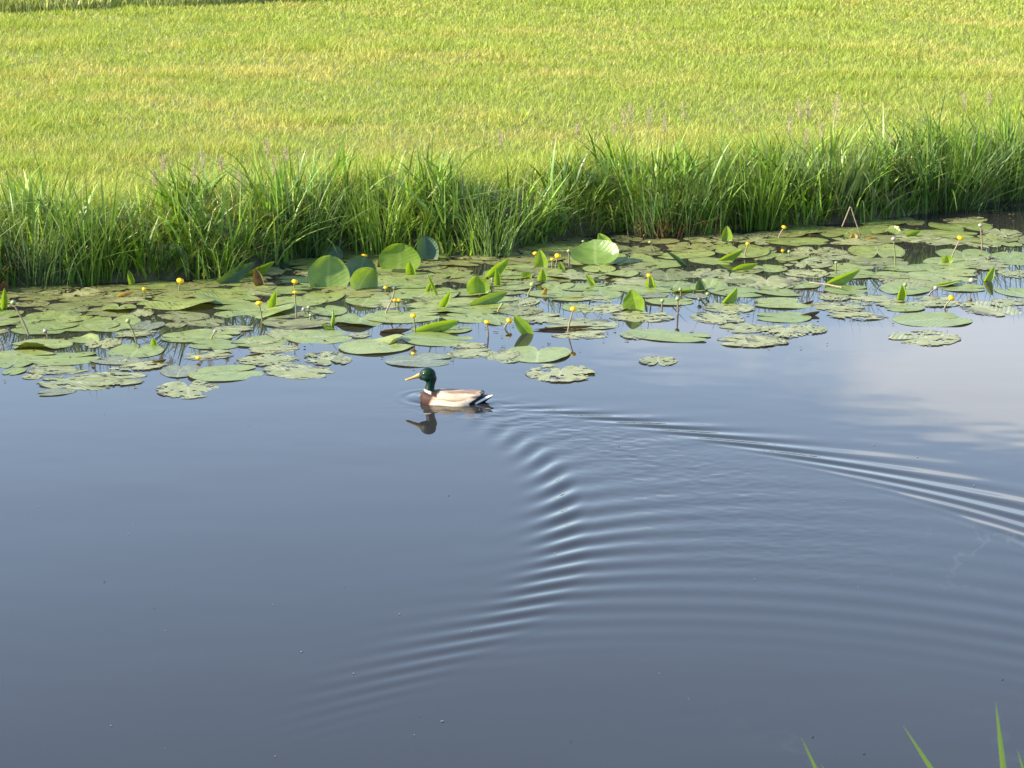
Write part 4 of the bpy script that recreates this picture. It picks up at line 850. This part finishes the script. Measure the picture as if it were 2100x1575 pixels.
# ------------------------------------------------------------------ tussocks on the bank, flowering grasses, foreground blades
def add_tussock(px, py, hpx, wpx, nb, label, short, cols, spread=.35, droop=.15, bw=(.007, .012), base=None, off=.03, azc=None):
    s = scale_at(px, py); p = at(px, py); p[1] += off; wm, hm = wpx / s, hpx / s / math.cos(depress(py))
    P = np.stack([rng.normal(0, wm * .26, nb), rng.normal(0, .05, nb), np.full(nb, -.04)], 1)
    az = np.where(P[:, 0] > 0, rng.normal(-.5, .8, nb), rng.normal(-2.6, .8, nb))
    V = blades(P, hm * u(.55, 1.05, nb), u(*bw, nb), az, np.abs(rng.normal(0, spread, nb)), np.abs(rng.normal(.15, .22, nb)), u(-.8, .8, nb), 7, lerp(cols[0], cols[1], rng.random(nb)), np.tile((.24, .25, .08), (nb, 1)), droop=np.where(rng.random(nb) < .3, u(0, droop * 2, nb), 0))
    o = link('grass_tussock', mesh_np('grass_tussock', *V[:3], M_BANK, V[3]), None, p)
    if base:
        n2 = nb // 2; P = np.stack([rng.normal(0, wm * .30, n2), rng.normal(-.04, .05, n2), np.full(n2, -.04)], 1)
        V = blades(P, hm * u(.22, .5, n2), u(.005, .010, n2), rng.normal(-1.5, 1.4, n2), u(0, .5, n2), u(0, .5, n2), u(-.8, .8, n2), 4, lerp(base[0], base[1], rng.random(n2)))
        tag(link('dry_base', mesh_np('dry_base', *V[:3], M_BANK, V[3]), o), kind='stuff')
    reg(o, px, py - hpx * .4, '', 'grass tussock', 'grass tussocks at the waterline', short, label)
G1, G2, BL = (.09, .18, .022), (.17, .27, .035), (.12, .19, .075)
add_tussock(1375, 484, 150, 150, 260, 'stiff blue-green tussock with a purple-brown dry base standing in the water', 'the brown-based tussock', (G1, BL), .16, .1, (.006, .010), ((.09, .04, .03), (.24, .16, .08)))
add_tussock(785, 520, 200, 90, 110, 'fan of bright green blades rising beside the broad bright bank leaf', 'the bright green fan', (G2, (.2, .31, .04)), .22, .1, (.007, .012))
add_tussock(1010, 527, 185, 80, 80, 'clump of long arching blades over the dark gap in mid-bank', 'the arching clump', (BL, G2), .3, .35)
add_tussock(1545, 470, 230, 110, 150, 'upright dark green clump just right of the bank-side leaf', 'the upright clump', (G1, G2), .2, .2)
add_tussock(1700, 452, 250, 150, 180, 'broad clump with silvery drooping blades behind the bent stalk', 'the silvery clump', (BL, (.16, .22, .09)), .34, .35)
add_tussock(70, 585, 190, 150, 150, 'blue-green clump at the left border of the bank', 'the left border clump', (BL, (.09, .15, .06)), .3, .2)
add_tussock(185, 582, 240, 90, 110, 'tall upright green clump above the rolled bank leaf', 'the tall left clump', (G1, G2), .14, .1)
add_tussock(440, 575, 110, 60, 26, 'thin spray of bright blades right of the very large dark leaf', 'the thin spray', (G2, (.2, .3, .05)), .3, .1)
add_tussock(620, 528, 190, 130, 150, 'drooping grey-green clump above the round upright leaf', 'the drooping clump', (BL, G1), .45, .4)
add_tussock(1940, 432, 240, 160, 200, 'dense dark clump overhanging the dark water at right', 'the overhanging clump', (G1, BL), .4, .3)
add_tussock(2075, 410, 260, 110, 140, 'tallest clump with one broad pale blade at the right border', 'the right border clump', (G2, BL), .25, .2)

def add_panicle(px, py, off, size, lean, label):
    x0 = at(px, py, .9)[0]; Y = float(edge_y(np.array([x0 * 1.0]))[0]) + off; top = at_y(px, py, Y); zb = float(bank_z(np.array(off)))
    base = np.array([top[0] - lean * .5, Y + .05, zb]); root = bpy.data.objects.new('flowering_grass', None); COL.objects.link(root); root.location = base
    t = np.linspace(0, 1, 10)[:, None]; path = (top - base) * np.concatenate([t ** 1.5, t, t], 1)
    V, q, tt = tube(path, np.linspace(.0022, .0012, 10), 5); link('stem', mesh_np('stem', V, q, tt, M_STEM), root)
    n = 230; f = rng.random(n); ax = np.array([lean * .35, 0, 1.]); ax /= np.linalg.norm(ax)
    P = (top - base) + np.outer((f - .85) * size, ax) + rng.normal(0, 1, (n, 3)) * (size * .085 * np.sin(np.pi * np.clip(f, .05, 1)) + .003)[:, None]
    V = blades(P, u(.010, .020, n), u(.003, .0055, n), u(0, 6.28, n), u(.2, .9, n), u(0, .3, n), u(-1, 1, n), 2, np.zeros((n, 3)))
    link('panicle', mesh_np('panicle', *V[:3], M_PANICLE), root)
    reg(root, px, py, label, 'grass flower', 'pinkish grass flowers above the bank')
for (px, py, off, sz, ln) in ((398, 345, .5, .13, .05), (415, 318, .6, .12, 0), (548, 292, .7, .12, 0), (562, 328, .6, .14, .03), (586, 308, .7, .13, .08), (453, 325, .6, .1, -.05), (335, 325, .55, .12, .12), (316, 356, .5, .12, -.15), (491, 360, .5, .12, .12),
        (1294, 218, 1.3, .2, 0), (1280, 228, 1.2, .16, -.03), (1332, 226, 1.2, .16, .02), (1363, 242, 1.1, .14, 0), (1401, 216, 1.3, .16, -.2), (1258, 258, 1.0, .1, .1), (1028, 276, .9, .12, .15), (1184, 256, 1., .1, 0),
        (1717, 198, 1.1, .22, .02), (1712, 222, 1., .2, -.03), (1639, 212, 1.1, .15, -.15), (1658, 210, 1.1, .16, 0), (1620, 246, .9, .18, 0), (1685, 260, .9, .14, .05), (1978, 196, 1., .14, -.1), (2028, 192, 1., .14, -.12), (1892, 246, .8, .13, .12), (1828, 282, .7, .1, 0), (1655, 270, .7, .13, .05)):
    add_panicle(px, py, off, sz, ln, 'pinkish-brown grass flower')

def add_fore_blade(tip, low, Y, w, label, fold=.4):
    a = at_y(*tip, Y); b0 = at_y(*low, Y); d = (b0 - a); d /= np.linalg.norm(d); ground = 1.15
    base = a + d * ((a[2] - ground) / -d[2]); t = 1 - np.linspace(1, 0, 16) ** 1.8
    path = base[None] + (a - base)[None] * t[:, None] + np.array([0, .12, 0]) * (np.sin(np.pi * t) * .3)[:, None]
    wd = w * np.interp(t, [0, .5, .88, .95, 1], [.7, .9, 1, .6, .03]); sd = np.array([.92, .25, .1]); up = np.array([-.1, -.9, .3])
    V = np.stack([path - sd * wd[:, None] * .5 + up * wd[:, None] * fold * .3, path, path + sd * wd[:, None] * .5 + up * wd[:, None] * fold * .3], 1).reshape(-1, 3)
    o = link('long_grass', mesh_np('long_grass', V - base, grid_quads(16, 3), mat=M_BANK, colors=np.tile((.26, .36, .08), (48, 1))), None, base)
    reg(o, tip[0], tip[1], '', 'grass blade', 'grass blades of the near bank', None, label)
add_fore_blade((1643, 1512), (1672, 1575), 2.9, .008, 'green grass blade of the near bank at the bottom edge, farthest left')
add_fore_blade((1684, 1565), (1688, 1575), 2.7, .005, 'barely showing grass tip at the bottom edge, beside the farthest left blade')
add_fore_blade((1852, 1488), (1908, 1575), 2.8, .010, 'green grass blade slanting left from the bottom edge, between two upright ones')
add_fore_blade((2042, 1438), (2060, 1575), 2.6, .010, 'tallest pale-edged grass blade at the bottom right corner')
add_fore_blade((2086, 1536), (2098, 1575), 3.0, .008, 'thin grass blade in the very corner at bottom right')

# ------------------------------------------------------------------ floating bits: leaf scraps between the pads, specks on the open water
def build_debris():
    A = Acc(); n = 800; k = 0; cols = []
    px = rng.uniform(-100, 2200, n * 3); ybk = np.interp(px, [q[0] for q in EDGE_PX], [q[1] for q in EDGE_PX]); yf = np.interp(px, [q[0] for q in PAD_FRONT], [q[1] for q in PAD_FRONT])
    py = ybk + (yf - ybk) * rng.beta(.9, 1.7, n * 3); px, py = px[:n], py[:n]
    for i in range(n):
        p = at(px[i], py[i], .003); m = 7; ph = np.sort(rng.uniform(0, 6.28, m)); r = rng.uniform(.003, .015) * rng.uniform(.5, 1.2, m)
        V = np.stack([p[0] + r * np.cos(ph) * 1.4, p[1] + r * np.sin(ph), np.full(m, .004) + rng.uniform(-.001, .009, m)], 1); V = np.vstack([V, [p[0], p[1], .006]])
        col = [(.05, .03, .02), (.10, .09, .03), (.17, .17, .05), (.22, .2, .1)][rng.integers(4)]
        A.add(V, np.zeros((0, 4), int), [(m, j, (j + 1) % m) for j in range(m)], np.tile(col, (m + 1, 1)))
    tag(link('leaf_scraps', A.mesh('leaf_scraps', M_MEADOW)), 'brown and olive leaf scraps floating between the lily pads', 'debris', kind='stuff')
    A = Acc()
    for i in range(48):
        x, y = rng.uniform(-40, 2140), rng.uniform(830, 1575); p = at(x, y, .0); r = rng.uniform(.001, .0033)
        V, q, t = ellipsoid((p[0], p[1], .003), (r * 1.5, r, r * .6), 0, 4); A.add(V, q, t, np.tile((.30, .29, .26) if rng.random() < .75 else (.07, .065, .06), (len(V), 1)))
    tag(link('floating_specks', A.mesh('floating_specks', M_MEADOW)), 'tiny seed specks floating on the open water', 'debris', kind='stuff')
build_debris()

# ------------------------------------------------------------------ words that tell each thing apart
def assign_labels():
    marks = [r for r in REG if r['short']]; ordw = ['', 'second ', 'third ', 'fourth ', 'fifth ', 'sixth ', 'seventh ', 'eighth ', 'ninth ', 'tenth ', 'eleventh ', 'twelfth ']
    groups = {}
    for r in REG:
        o = r['o']; o['category'] = r['cat']
        if r['group']: o['group'] = r['group']
        if r['label']: o['label'] = r['label']; continue
        best = min((m for m in marks if m is not r), key=lambda m: ((m['px'] - r['px']) / 1.0) ** 2 + ((m['py'] - r['py']) * 2.5) ** 2)
        dx, dy = r['px'] - best['px'], (r['py'] - best['py']) * 2.5
        rel = ('right of' if dx > 0 else 'left of') if abs(dx) > abs(dy) else ('in front of' if dy > 0 else 'behind')
        groups.setdefault((r['desc'], rel, best['short']), []).append((math.hypot(dx, dy), r))
    for (d, rel, sh), lst in groups.items():
        for i, (_, r) in enumerate(sorted(lst, key=lambda e: e[0])):
            r['o']['label'] = f'{d}, {ordw[i]}nearest {rel} {sh}' if len(lst) > 1 else f'{d} {rel} {sh}'
assign_labels()
